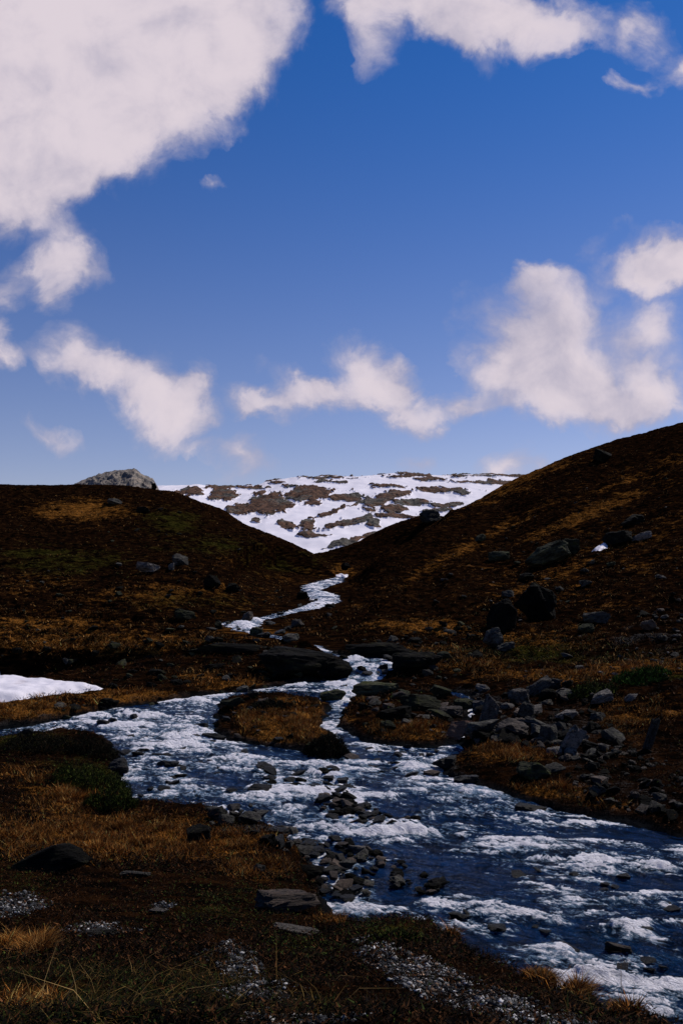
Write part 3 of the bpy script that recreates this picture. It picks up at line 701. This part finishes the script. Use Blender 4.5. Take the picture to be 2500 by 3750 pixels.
def boulder(px, py, w, h, mat, label, tilt=0, seed=None, cat='boulder', name='boulder', depth=.8, sink=.3, group=None, cuts=9, lean=0):
    """px, py: where its visible middle shows; w, h: size seen there in frame pixels"""
    X, Y, zz = hit(px, py + h * .45)
    W = w / F * Y; H = h / F * Y
    depth = min(depth, max(.22 if Y > 35 else .34, 2.0 * h / w * .8))
    me = rock_mesh(seed if seed is not None else int(px * 7 + py), 3, cuts + (12 if lab_flat(label) else 0), 1.0 if lab_flat(label) else 0.25); me.materials.append(mat); me.name = name
    o = bpy.data.objects.new(name, me); COL.objects.link(o)
    o.scale = (W / 2 * 1.04, W / 2 * depth, H / 2 / (1 - sink * .5) * 1.05)
    Yc = Y + W / 2 * depth * .55
    o.location = (X * Yc / Y, Yc, zz + H * .5 - H * sink * .35)
    o.rotation_euler = (math.radians(lean), math.radians(tilt), math.radians(rng.uniform(-20, 20)))
    return tag(o, label, cat, group)


B = [
    (546, 555, 46, 20, M_MOSS, 'large pale green ribbed slab tilted on the right hillside', -18),
    (569, 547, 19, 14, M_MOSS, 'rounded green boulder at the upper end of the ribbed slab', 0),
    (618, 541, 28, 14, M_BLACK, 'dark boulder right beside the small snow patch on the hillside', -8),
    (640, 538, 22, 7, M_PALE, 'long pale slab just uphill of the hillside snow patch', -20),
    (498, 556, 22, 9, M_MOSS, 'low green boulder on the slope left of the ribbed slab', 0),
    (503, 617, 30, 30, M_BLACK, 'dark wedge boulder with a pale pointed top on the right slope', 28),
    (534, 603, 42, 36, M_BLACK, 'biggest dark boulder on the right slope, behind the wedge', 0),
    (543, 610, 16, 24, M_ROCK, 'upright grey rock leaning on the biggest dark boulder', -12),
    (493, 641, 20, 20, M_ROCK, 'cracked grey rock below the wedge boulder', -15),
    (505, 648, 18, 7, M_ROCK, 'flat grey stone at the foot of the cracked rock', -15),
    (596, 618, 26, 11, M_ROCK, 'grey flat boulder on the yellow grass of the right slope', -8),
    (585, 630, 16, 8, M_MOSS, 'small mossy stone under the grey flat boulder', -5),
    (648, 626, 13, 11, M_BROWN, 'reddish grey stone on the rim of the scree', -25),
    (507, 594, 14, 7, M_ROCK, 'grey stone above the dark wedge boulder', 0),
    (526, 579, 15, 8, M_BLACK, 'low dark rock halfway up the right slope', 0),
    (560, 590, 11, 5, M_ROCK, 'small grey stone uphill of the biggest dark boulder', 0),
    (585, 583, 13, 6, M_ROCK, 'grey stone alone above the flat boulder', -10),
    (602, 456, 18, 13, M_BLACK, 'black boulder close under the right skyline', 0),
    (430, 518, 24, 13, M_ROCK, 'grey outcrop at the saddle beside the far snow', 10),
    (345, 497 + 70, 9, 7, M_BLACK, 'black knob of rock where the valley narrows', 0),
    (632, 520, 24, 10, M_BLACK, 'dark boulder with a pale spot high on the right hillside', -10),
    (463, 499, 10, 6, M_ROCK, 'grey stone on the lower right skyline', -30),
    (478, 540, 14, 6, M_MOSS, 'mossy rock above the saddle on the right slope', -20),
    (114, 503, 16, 6, M_ROCK, 'pale grey stone near the top of the left hill', 0),
    (143, 510, 14, 6, M_BLACK, 'dark stone below the left skyline', 0),
    (154, 487, 6, 6, M_BLACK, 'small black knob standing on the left skyline', 0),
    (147, 568, 24, 10, M_PALE, 'pale double boulder in the middle of the left hill', 5),
    (180, 561, 16, 11, M_ROCK, 'rounded grey boulder right of the pale double boulder', 0),
    (171, 567, 6, 8, M_PALE, 'small upright pale stone between two boulders of the left hill', 15),
    (212, 583, 18, 11, M_BLACK, 'grey black boulder low on the left hill', 5),
    (233, 588, 16, 9, M_BLACK, 'rough dark rock right of the grey black boulder', 0),
    (185, 617, 22, 9, M_MOSS, 'flat mossy slab on orange grass of the left slope', 12),
    (216, 626, 12, 7, M_MOSS, 'round mossy stone near the upper stream', 0),
    (247, 617, 13, 10, M_BROWN, 'brown boulder at the left edge of the upper stream', 0),
    (255, 632, 14, 9, M_MOSS, 'mossy brown rock standing in the upper stream', 0),
    (297, 624, 14, 8, M_BROWN, 'tan boulder right of the upper stream', 0),
    (302, 596, 12, 8, M_BLACK, 'dark boulder on the left edge of the narrow stream', 0),
    (228, 650, 78, 12, M_BLACK, 'long black ledge rock above the middle fall', 0),
    (382, 650, 76, 13, M_BLACK, 'long black rock wall above the pool before the white fall', 2),
    (300, 665, 85, 25, M_BLACK, 'broad black dome of rock left of the white fall', 4),
    (334, 672, 36, 20, M_BLACK, 'black boulder parting the water at the white fall', 0),
    (416, 664, 50, 20, M_BLACK, 'dark rock wall right of the white fall', 0),
    (382, 669, 12, 7, M_WET, 'black stone in the middle of the white fall', 0),
    (375, 690, 46, 13, M_MOSS, 'long green mossy rock below the white fall', 0),
    (333, 697, 26, 12, M_MOSS, 'mossy boulder above the grass island', 0),
    (420, 704, 42, 15, M_MOSS, 'broad green mossy boulder on the spur', 5),
    (440, 692, 20, 13, M_MOSS, 'peaked mossy rock behind the broad mossy boulder', -20),
    (394, 715, 36, 13, M_BLACK, 'dark flat rock on the orange spur', 0),
    (232, 704, 24, 9, M_MOSS, 'green mossy rock at the upstream tip of the grass island', -8),
    (459, 733, 28, 15, M_RUST, 'bright orange boulder at the foot of the side trickle', -8),
    (482, 732, 34, 18, M_ROCK, 'dark grey boulder right of the orange boulder', 0),
    (511, 731, 33, 18, M_BROWN, 'brown rounded boulder in the rock pile', 0),
    (489, 711, 18, 27, M_PALE, 'tall pale triangular boulder over the side trickle', 8),
    (518, 697, 22, 15, M_PALE, 'pinkish pale block at the top of the rock pile', -12),
    (537, 691, 32, 11, M_PALE, 'long pale slab leaning at the top of the rock pile', -34),
    (553, 685, 13, 10, M_ROCK, 'grey block on the grass edge above the rock pile', 0),
    (571, 741, 16, 27, M_PALE, 'tall pale slab leaning in the lower rock pile', 32),
    (548, 736, 20, 18, M_ROCK, 'cracked grey block in the middle of the rock pile', 0),
    (525, 712, 14, 16, M_ROCK, 'upright grey block under the pinkish block', 20),
    (533, 771, 34, 14, M_MOSS, 'pale mossy dome stone beside the orange islet', 0),
    (553, 768, 22, 8, M_ROCK, 'low grey stone right of the mossy dome stone', 0),
    (650, 736, 9, 34, M_ROCK, 'thin grey slab stuck upright in the right bank', 18),
    (566, 716, 22, 10, M_PALE, 'pale slab tilted to the left in the rock pile', -30),
    (450, 712, 24, 9, M_BROWN, 'flat brown rock beside the side trickle', 0),
    (463, 697 + 8, 20, 9, M_MOSS, 'flat green rock behind the side trickle', 0),
    (600, 700, 24, 10, M_PALE, 'pale pair of slabs high in the right rock pile', -25),
    (630, 700, 16, 6, M_PALE, 'pale stone in the orange grass of the right bank', -20),
    (287, 905, 64, 17, M_BROWN, 'big flat topped brown boulder at the edge of the near bank', 3),
    (300, 933, 54, 5, M_PALE, 'long pale strip of bare rock on the near bank', 14),
    (258, 871, 14, 9, M_ROCK, 'small round grey stone in orange grass on the near bank', 0),
    (196, 836, 28, 15, M_BLACK, 'dark mossy boulder sunk in the orange grass', 0),
    (52, 862, 80, 24, M_BLACK, 'large black boulder on the near left bank', -4),
    (135, 875, 30, 5, M_ROCK, 'flat grey stone lying in the near heath', 4),
    (98, 935, 42, 7, M_ROCK, 'low grey bare rock in the near heath', 3),
    (158, 912, 20, 4, M_PALE, 'thin pale stone in the near heath', 6),
    (308, 873, 30, 12, M_BLACK, 'dark green stone on the shore of the near bank', 0),
    (115, 723, 14, 8, M_WET, 'black wet boulder in the left rapids, right one of a close pair', 0),
    (104, 724, 14, 7, M_WET, 'black wet boulder in the left rapids, left one of a close pair', 0),
    (28, 733, 12, 8, M_WET, 'black stone at the mouth of the left river arm', -10),
    (134, 718, 10, 6, M_WET, 'pointed black stone in the upper left rapids', 0),
    (200, 727, 16, 7, M_WET, 'black stone left of the grass island', 0),
    (214, 738, 26, 7, M_WET, 'flat black slab at the lower left of the grass island', 0),
    (167, 766, 24, 7, M_WET, 'lone black rock in the broad rapids', 0),
    (118, 768, 20, 14, M_WET, 'blue black boulder against the left bank', 0),
    (253, 695, 12, 7, M_WET, 'black stone in the smooth run above the grass island', 0),
    (617, 951, 26, 9, M_BROWN, 'reddish brown boulder half drowned in the lower rapids', 8),
    (356, 851, 18, 9, M_PALE, 'pale flat boulder at the head of the gravel bar', 10),
    (345, 886, 18, 8, M_BROWN, 'tan rounded stone on the gravel bar', 0),
    (437, 886, 16, 10, M_ROCK, 'dark grey pointed stone at the edge of the gravel bar', -10),
    (218, 815, 22, 12, M_ROCK, 'grey angular boulder in the stone heap of the near shore', -12),
    (226, 822, 16, 9, M_ROCK, 'grey flat rock in front of the angular boulder', 10),
    (303, 853, 22, 10, M_ROCK, 'dark grey boulder on the shore above the gravel bar', 0),
    (445, 765, 26, 12, M_WET, 'black boulder at the point of the orange islet', 0),
    (465, 781, 24, 8, M_WET, 'dark flat boulder at the water below the orange islet', 0),
    (530, 811, 32, 8, M_WET, 'wide black slab at the edge of the right bank', 4),
    (260, 790, 26, 8, M_WET, 'black hump under the breaking water mid river', 0),
]
for (px, py, w, h, mt, lab, tl) in B:
    boulder(px, py, w, h, mt, lab, tl)


def inside(px, py, poly):
    c = False; n = len(poly)
    for i in range(n):
        (x1, y1), (x2, y2) = poly[i], poly[i - 1]
        if (y1 > py) != (y2 > py) and px < (x2 - x1) * (py - y1) / (y2 - y1) + x1: c = not c
    return c


def scatter(n, poly, smin, smax, mats, label, cat, group, name='stone', sink=.35, flat=(.35, .7), only=None, pw=2.0):
    """n stones on the ground or in the water inside a frame outline; sizes in metres"""
    xs = [a for a, b in poly]; ys = [b for a, b in poly]; done = 0; tries = 0
    while done < n and tries < n * 40:
        tries += 1
        px, py = rng.uniform(min(xs), max(xs)), rng.uniform(min(ys), max(ys))
        if not inside(px, py, poly): continue
        X, Y, z = hit(px, py)
        j = int(np.argmin(np.abs(PX - px))); i = int(np.argmin(np.abs(YY - Y)))
        if only == 'water' and SD[i, j] > .05: continue
        if only == 'land' and SD[i, j] < .05: continue
        s = .82 * (smin + (smax - smin) * rng.random() ** pw)
        o = bpy.data.objects.new(name, vari(rng.randrange(10), rng.choice(mats))); COL.objects.link(o)
        o.scale = (s * .5 * rng.uniform(.8, 1.3), s * .5 * rng.uniform(.7, 1.1), s * .5 * rng.uniform(*flat))
        o.location = (X, Y, z + o.scale[2] * (1 - 2 * sink) * .8 + (.07 if SD[i, j] < .05 else 0))
        o.rotation_euler = (rng.uniform(-.3, .3), rng.uniform(-.35, .35), rng.uniform(0, 6.28))
        tag(o, label, cat, group); done += 1


G_, P_, W_, K_, Br_, Mo_ = M_ROCK, M_PALE, M_WET, M_BLACK, M_BROWN, M_MOSS
scatter(125, [(480, 690), (560, 682), (600, 700), (625, 745), (600, 775), (560, 760), (520, 748), (480, 742), (470, 715)], .35, 1.3, [G_, K_, P_, K_, Br_, K_, G_], 'angular grey block heaped in the rock pile on the right bank', 'rock', 'angular blocks of the right bank rock pile', 'rock', .42, (.4, .9), None, 1.6)
scatter(110, [(560, 760), (640, 745), (682, 770), (682, 825), (620, 812), (570, 800)], .15, .65, [G_, K_, K_, Br_], 'dark stone on the steep black lower right bank', 'stone', 'stones of the lower right bank', 'stone', .35, (.4, .8))
scatter(90, [(318, 800), (345, 792), (380, 815), (415, 822), (400, 836), (360, 828), (325, 820)], .2, .7, [W_, K_, K_, Br_], 'wet dark stone on the upper stony shoal mid river', 'river stone', 'stones of the upper shoal', 'river_stone', .3, (.35, .6))
scatter(125, [(300, 845), (340, 840), (365, 850), (395, 862), (445, 885), (440, 897), (390, 895), (340, 905), (318, 898), (318, 870)], .15, .58, [W_, W_, K_, K_, Br_, G_], 'wet stone lying in the shallow gravel bar off the near bank', 'river stone', 'stones of the gravel bar', 'river_stone', .3, (.3, .6))
scatter(45, [(190, 812), (250, 808), (275, 825), (330, 850), (320, 870), (290, 856), (250, 836), (200, 824)], .2, .65, [G_, G_, K_, P_, W_], 'grey stone in the heap along the near shore', 'stone', 'stones heaped on the near shore', 'stone', .25, (.4, .8))
scatter(45, [(120, 735), (210, 735), (220, 745), (330, 760), (350, 800), (250, 800), (130, 800)], .25, .8, [W_], 'black wet rock breaking the broad rapids', 'rock', 'rocks in the broad rapids', 'rock', .45, (.25, .5), 'water')
scatter(28, [(260, 775), (350, 770), (360, 790), (330, 797), (270, 790)], .3, .8, [W_, W_, K_], 'dark rock in the row of stones across the middle of the river', 'rock', 'row of rocks across mid river', 'rock', .3, (.3, .55), 'water')
scatter(34, [(225, 632), (300, 600), (345, 575), (350, 600), (335, 655), (395, 660), (390, 688), (330, 692), (300, 650)], .3, 1.0, [W_, W_, K_], 'black wet rock splitting the upper cascade', 'rock', 'rocks in the upper cascade', 'rock', .35, (.3, .55), 'water')
scatter(26, [(215, 698), (330, 698), (350, 760), (300, 758), (215, 738)], .25, .7, [W_, K_, Mo_, Br_], 'dark stone on the ragged edge of the grass island', 'stone', 'stones of the grass island', 'stone', .35, (.35, .6), 'land')
scatter(22, [(350, 745), (440, 750), (440, 775), (400, 785), (350, 770)], .3, .9, [W_, W_, Br_], 'wet rock in the foaming run below the orange spur', 'rock', 'rocks below the orange spur', 'rock', .4, (.25, .5), 'water')
scatter(30, [(440, 860), (682, 880), (682, 1000), (560, 960), (450, 920)], .2, .65, [W_], 'drowned dark rock in the wide lower rapids', 'rock', 'drowned rocks of the lower rapids', 'rock', .5, (.2, .4), 'water')
scatter(40, [(350, 690), (440, 690), (470, 730), (440, 745), (350, 735), (340, 715)], .3, 1.1, [K_, Mo_, Br_, G_], 'mossy dark rock along the spur between the channels', 'rock', 'rocks along the spur', 'rock', .35, (.35, .7), 'land')
scatter(30, [(220, 600), (310, 585), (345, 580), (350, 605), (330, 640), (260, 645), (215, 630)], .4, 1.5, [K_, Mo_, W_, G_], 'dark boulder lining the narrow upper stream', 'boulder', 'boulders along the upper stream', 'boulder', .35, (.35, .7))
scatter(60, [(360, 640), (470, 620), (480, 660), (440, 690), (390, 685), (340, 650)], .35, 1.4, [K_, K_, Mo_, G_], 'dark heath boulder right of the middle stream', 'boulder', 'heath boulders right of the middle stream', 'boulder', .4, (.35, .65), 'land')
scatter(70, [(380, 600), (500, 520), (682, 450), (682, 640), (560, 660), (400, 620)], .3, 1.3, [G_, K_, Mo_, G_, P_], 'small grey stone scattered over the right hillside', 'hillside stone', 'stones scattered over the right hillside', 'hillside_stone', .4, (.3, .6))
scatter(45, [(610, 660), (640, 620), (682, 600), (682, 660), (640, 668)], .2, .7, [G_, P_, Br_], 'stone in the scree at the right edge of the bench', 'stone', 'scree stones above the bench', 'stone', .3, (.4, .7))
scatter(70, [(0, 500), (150, 500), (260, 545), (300, 600), (200, 640), (0, 640)], .3, 1.1, [G_, K_, Mo_], 'small grey stone scattered over the left hill', 'hillside stone', 'stones scattered over the left hill', 'hillside_stone', .4, (.3, .6))
scatter(60, [(0, 640), (250, 640), (300, 655), (260, 690), (120, 690), (0, 665)], .3, 1.2, [K_, K_, Mo_, G_], 'dark rock in the ledges over the left bench', 'rock', 'rocks of the left ledges', 'rock', .4, (.35, .7))
scatter(22, [(0, 705), (200, 690), (320, 672), (330, 682), (200, 702), (0, 730)], .25, .8, [K_, Mo_, G_], 'mossy stone on the far shore of the left river arm', 'stone', 'stones of the far left shore', 'stone', .35, (.4, .7))
scatter(26, [(500, 668), (682, 662), (682, 682), (600, 690), (540, 684)], .2, .6, [G_, P_, P_], 'pale stone lying on the grassy bench of the right bank', 'stone', 'pale stones on the grassy bench', 'stone', .35, (.4, .7))

build_river()

# ------------------------------------------------------------------ plants
nrng = np.random.default_rng(3)
vi, vj = np.nonzero(vis & (GY > 2.4) & (GY < 160) & (SD > .03 + 2.0 * ss(GY, 46, 58)))


def sample(n, weight, ymin, ymax):
    """positions spread evenly over the picture of the bank (denser near by), thinned by a weight"""
    m = (GY[vi, vj] >= ymin) & (GY[vi, vj] < ymax); I, J = vi[m], vj[m]
    w = np.clip(weight[I, J], 0, None); w = w / w.sum()
    k = nrng.choice(len(I), n, p=w); I, J = I[k], J[k]
    dj = nrng.uniform(-.5, .5, n) * 1.2; ly = LY[I] + nrng.uniform(-.5, .5, n) * .0043
    Y = np.exp(ly); X = (PX[J] + dj - CX) / F * Y
    return X, Y, ground_at(X, Y), I, J


def blades(name, X, Y, z, h, wd, tint, lean, label=None, seg=2, wind=(.35, -.1)):
    """thin bent leaves; one joined sheet of them"""
    n = len(X); ang = nrng.uniform(0, 2 * math.pi, n); dx, dy = np.cos(ang), np.sin(ang)
    la = nrng.uniform(0, 2 * math.pi, n); lm = lean * h * nrng.uniform(.3, 1.3, n)
    lx = np.cos(la) * lm + wind[0] * h * .5; ly = np.sin(la) * lm + wind[1] * h * .5
    hw = wd / 2
    def lvl(t, wf):
        cx = X + lx * t * t; cy = Y + ly * t * t; cz = z - .01 + h * (t - .25 * lean * t * t)
        return np.stack([cx - dx * hw * wf, cy - dy * hw * wf, cz], -1), np.stack([cx + dx * hw * wf, cy + dy * hw * wf, cz], -1), np.stack([cx, cy, cz], -1)
    a0, b0, _ = lvl(0, 1); _, _, tip = lvl(1, 0); base = np.arange(n)
    if seg == 2:
        a1, b1, _ = lvl(.55, .8)
        co = np.stack([a0, b0, a1, b1, tip], 1).reshape(-1, 3); o = base[:, None] * 5
        f = np.concatenate([o + [[0, 1, 3]], o + [[0, 3, 2]], o + [[2, 3, 4]]]); r = 5
    else:
        co = np.stack([a0, b0, tip], 1).reshape(-1, 3); f = base[:, None] * 3 + [[0, 1, 2]]; r = 3
    return co, f, np.repeat(tint, r, 0)


def join(parts):
    off = 0; C, Fc, T = [], [], []
    for co, f, t in parts: C.append(co); Fc.append(f + off); T.append(t); off += len(co)
    return np.concatenate(C), np.concatenate(Fc), np.concatenate(T)


def tints(n, cols, probs, var=.35):
    c = np.array(cols)[nrng.choice(len(cols), n, p=probs)]
    return c * np.exp(nrng.normal(0, var, n))[:, None]


patchy = ss(fbm(GX * .8, GY * .8, 120, 3), -.35, .35)
parts = []
DRY = [(.30, .115, .022), (.13, .045, .008), (.46, .24, .07), (.016, .006, .002)]
# dry orange tussocks
wt = np.clip(warm - .25, 0, 1) * (.08 + patchy ** 2) * (1 - np.clip(gravel, 0, .9)) 
for (n, a, b, h0, h1, w0, sg) in ((26000, 2.4, 14, .10, .26, .006, 2), (60000, 14, 26, .10, .26, .014, 1), (45000, 26, 42, .12, .30, .022, 1), (22000, 42, 60, .15, .35, .04, 1)):
    X, Y, z, I, J = sample(n, wt, a, b)
    cl = .5 + .8 * ss(fbm(X * 1.5, Y * 1.5, 121, 2), -.3, .4)
    cv = np.exp(1.1 * fbm(X * .8 + 7, Y * 1.2, 122, 3) + .5 * fbm(X * 3, Y * 4, 123, 2))[:, None]
    parts.append(blades('g', X, Y, z, nrng.uniform(h0, h1, n) * cl * ss(Y, -3, 12), w0 * nrng.uniform(.7, 1.4, n), np.clip(tints(n, DRY, [.34, .24, .16, .26]) * cv, 0, .6), .8, seg=sg))
# tufts on the hillsides
wh = (.12 + np.clip(warm, 0, 1)) * (.08 + ss(fbm(GX * .25, GY * .5, 125, 4, .6), -.2, .4) ** 2)
n = 90000; X, Y, z, I, J = sample(n, wh, 50, 160)
g = (nrng.random(n) < np.clip(green[I, J] * .8, .04, .7))[:, None]
parts.append(blades('g', X, Y, z, nrng.uniform(.08, .32, n), .065 * nrng.uniform(.7, 1.6, n), np.where(g, tints(n, [(.02, .024, .005), (.045, .045, .009)], [.6, .4]), tints(n, [(.10, .042, .010), (.05, .018, .005), (.28, .15, .045), (.006, .003, .0015)], [.30, .26, .14, .30])), 1.0, seg=1))
# long green and straw grass in the near corner
lg = blobs(GPX, SPY, [(60, 1000, 130, 50, 1), (200, 985, 90, 30, .6), (20, 940, 50, 20, .6), (320, 1010, 60, 14, .4), (600, 1010, 40, 12, .5), (25, 905, 40, 20, .3)]) * (.1 + patchy)
X, Y, z, I, J = sample(15000, lg, 2.4, 9)
parts.append(blades('g', X, Y, z, nrng.uniform(.03, .13, 15000), .0045 * nrng.uniform(.7, 1.5, 15000), tints(15000, [(.014, .020, .004), (.06, .036, .007), (.18, .11, .03), (.004, .005, .002)], [.30, .16, .06, .48]), 1.3))
X, Y, z, I, J = sample(260, lg, 2.4, 9)
parts.append(blades('g', X, Y, z, nrng.uniform(.10, .34, 260), .004 * nrng.uniform(.7, 1.3, 260), tints(260, [(.22, .14, .05), (.12, .07, .02)], [.4, .6]), 1.3))
co, f, tn = join(parts)
tag(mesh_tri_quads('grass', co, f, M_GRASS, False, {'tint': tn}), 'orange dry grass tussocks and green blades covering the near banks', 'grass', None, 'stuff')

# low heath: small leaves on wiry twigs
parts = []
wt = (np.clip(1.0 - .75 * warm - .62 * gravel, 0, 1)) * (.35 + patchy)
for (n, a, b, h0, h1, w0) in ((110000, 2.4, 8, .02, .10, .013), (110000, 8, 18, .04, .15, .022), (50000, 18, 36, .06, .22, .04), (20000, 36, 60, .1, .3, .07)):
    X, Y, z, I, J = sample(n, wt, a, b)
    g = (nrng.random(n) < np.clip(green[I, J] * .8, .08, .8))[:, None]
    t1 = tints(n, [(.004, .0025, .0018), (.018, .008, .003), (.07, .028, .010)], [.50, .33, .17]); t2 = tints(n, [(.006, .008, .002), (.030, .042, .008)], [.55, .45])
    parts.append(blades('h', X, Y, z + nrng.uniform(0, h1, n) * nrng.random(n), w0 * nrng.uniform(.8, 2.2, n), w0 * nrng.uniform(.6, 1.2, n), np.where(g, t2, t1), 1.3, seg=1))
co, f, tn = join(parts)
tag(mesh_tri_quads('heath', co, f, M_GRASS, False, {'tint': tn}), 'low dark heather and bilberry cover on the near bank', 'heath', None, 'stuff')

# gravel on the near bank: loose pebbles
def pebbles(n, ymin, ymax, s0, s1):
    w = np.where(gravel > .18, gravel, 0) * (.06 + ss(fbm(GX * 1.6, GY * 1.6, 140, 4, .6), -.25, .35) ** 2); w = w * (SPY > 885)
    X, Y, z, I, J = sample(n, w, ymin, ymax)
    ico = np.array([(1, 0, 0), (-1, 0, 0), (0, 1, 0), (0, -1, 0), (0, 0, 1), (0, 0, -1)], float)
    fc = np.array([(0, 2, 4), (2, 1, 4), (1, 3, 4), (3, 0, 4), (2, 0, 5), (1, 2, 5), (3, 1, 5), (0, 3, 5)])
    s = (s0 + (s1 - s0) * nrng.random(n) ** 3)
    v = ico[None] * nrng.uniform(.5, 1.3, (n, 6, 1)) * np.stack([s, s * nrng.uniform(.6, 1, n), s * nrng.uniform(.35, .7, n)], -1)[:, None]
    a = nrng.uniform(0, 6.28, n); c, sn = np.cos(a)[:, None], np.sin(a)[:, None]
    co = np.stack([v[..., 0] * c - v[..., 1] * sn + X[:, None], v[..., 0] * sn + v[..., 1] * c + Y[:, None], v[..., 2] + z[:, None] + s[:, None] * .15], -1)
    f = (np.arange(n) * 6)[:, None, None] + fc[None]
    tn = tints(n, [(.025, .026, .028), (.10, .10, .10), (.32, .31, .30), (.18, .12, .08)], [.52, .26, .15, .07])
    return co.reshape(-1, 3), f.reshape(-1, 3), np.repeat(tn, 6, 0)


co, f, tn = join([pebbles(14000, 2.4, 8, .008, .035), pebbles(8000, 8, 20, .015, .06)])
tag(mesh_tri_quads('gravel', co, f, M_GRASS, False, {'tint': tn}), 'loose grey gravel in bare patches of the near bank', 'gravel', None, 'stuff')


# dwarf willow shrubs: twigs carrying many small leaves
def shrub(px, py, w, h, label, cols, probs, n=900, group=None, leaf=.05):
    X0, Y0, z0 = hit(px, py + h * .4); W = w / F * Y0; H = h / F * Y0
    root = bpy.data.objects.new('shrub', None); COL.objects.link(root); root.location = (X0, Y0 + W * .2, z0 - .03); tag(root, label, 'shrub', group)
    r = np.sqrt(nrng.random(n)); a = nrng.uniform(0, 6.28, n); X = r * np.cos(a) * W / 2; Y = r * np.sin(a) * W * .35
    lump = .55 + .8 * fbm(X * 6 / max(W, .5) + px, Y * 6 / max(W, .5), 150, 3)
    top = H * np.sqrt(np.clip(1 - r * r * .85, 0, 1)) * lump
    gz = ground_at(X + root.location.x, Y + root.location.y) - root.location.z
    z = gz + top * nrng.random(n) ** .55
    co, f, tn = blades('s', X, Y, z, leaf * nrng.uniform(1, 2.4, n), leaf * .55 * nrng.uniform(.6, 1.3, n), tints(n, cols, probs), .9, seg=1)
    mesh_tri_quads('foliage', co, f, M_GRASS, False, {'tint': tn}, root)
    k = 60; r = np.sqrt(nrng.random(k)) * .9; a = nrng.uniform(0, 6.28, k); X = r * np.cos(a) * W / 2; Y = r * np.sin(a) * W * .35
    gz = ground_at(X + root.location.x, Y + root.location.y) - root.location.z
    co, f, tn = blades('t', X * .7, Y * .7, gz, H * nrng.uniform(.6, 1.25, k), np.full(k, leaf * .3), tints(k, [(.03, .02, .014), (.012, .009, .007)], [.5, .5]), .6, seg=2)
    mesh_tri_quads('stem', co, f, M_GRASS, False, {'tint': tn}, root)


GC, GPB = [(.020, .030, .005), (.060, .070, .012), (.004, .006, .002)], [.45, .25, .3]
DC, DPB = [(.006, .007, .004), (.014, .012, .006), (.03, .016, .008)], [.55, .3, .15]
shrub(88, 778, 80, 30, 'wide green dwarf willow on the near left bank', GC, GPB, 9000, leaf=.045)
shrub(108, 800, 56, 26, 'dark green willow drooping to the rapids below the wide one', GC, GPB, 6000, leaf=.045)
shrub(35, 745, 80, 20, 'dark low willow at the mouth of the left river arm', DC, DPB, 7000, leaf=.05)
shrub(92, 747, 56, 24, 'dark willow tuft at the corner of the left bank', DC, DPB, 5000, leaf=.05)
shrub(325, 748, 46, 20, 'black twiggy willow on the lower tip of the grass island', DC, DPB, 2600, leaf=.08)
shrub(270, 706, 50, 10, 'dark heather bush on top of the grass island', DC, DPB, 1800, leaf=.08)
shrub(645, 679, 60, 12, 'bright green willow thicket along the grassy bench', [(.02, .05, .006), (.035, .075, .010), (.006, .012, .003)], [.4, .3, .3], 3500, leaf=.08)
shrub(595, 690, 50, 16, 'dark green willow at the rim of the right rock pile', GC, GPB, 2200, leaf=.08)
shrub(400, 938, 70, 14, 'low dark green mat of heath on the near knoll', GC, GPB, 3000, leaf=.03)
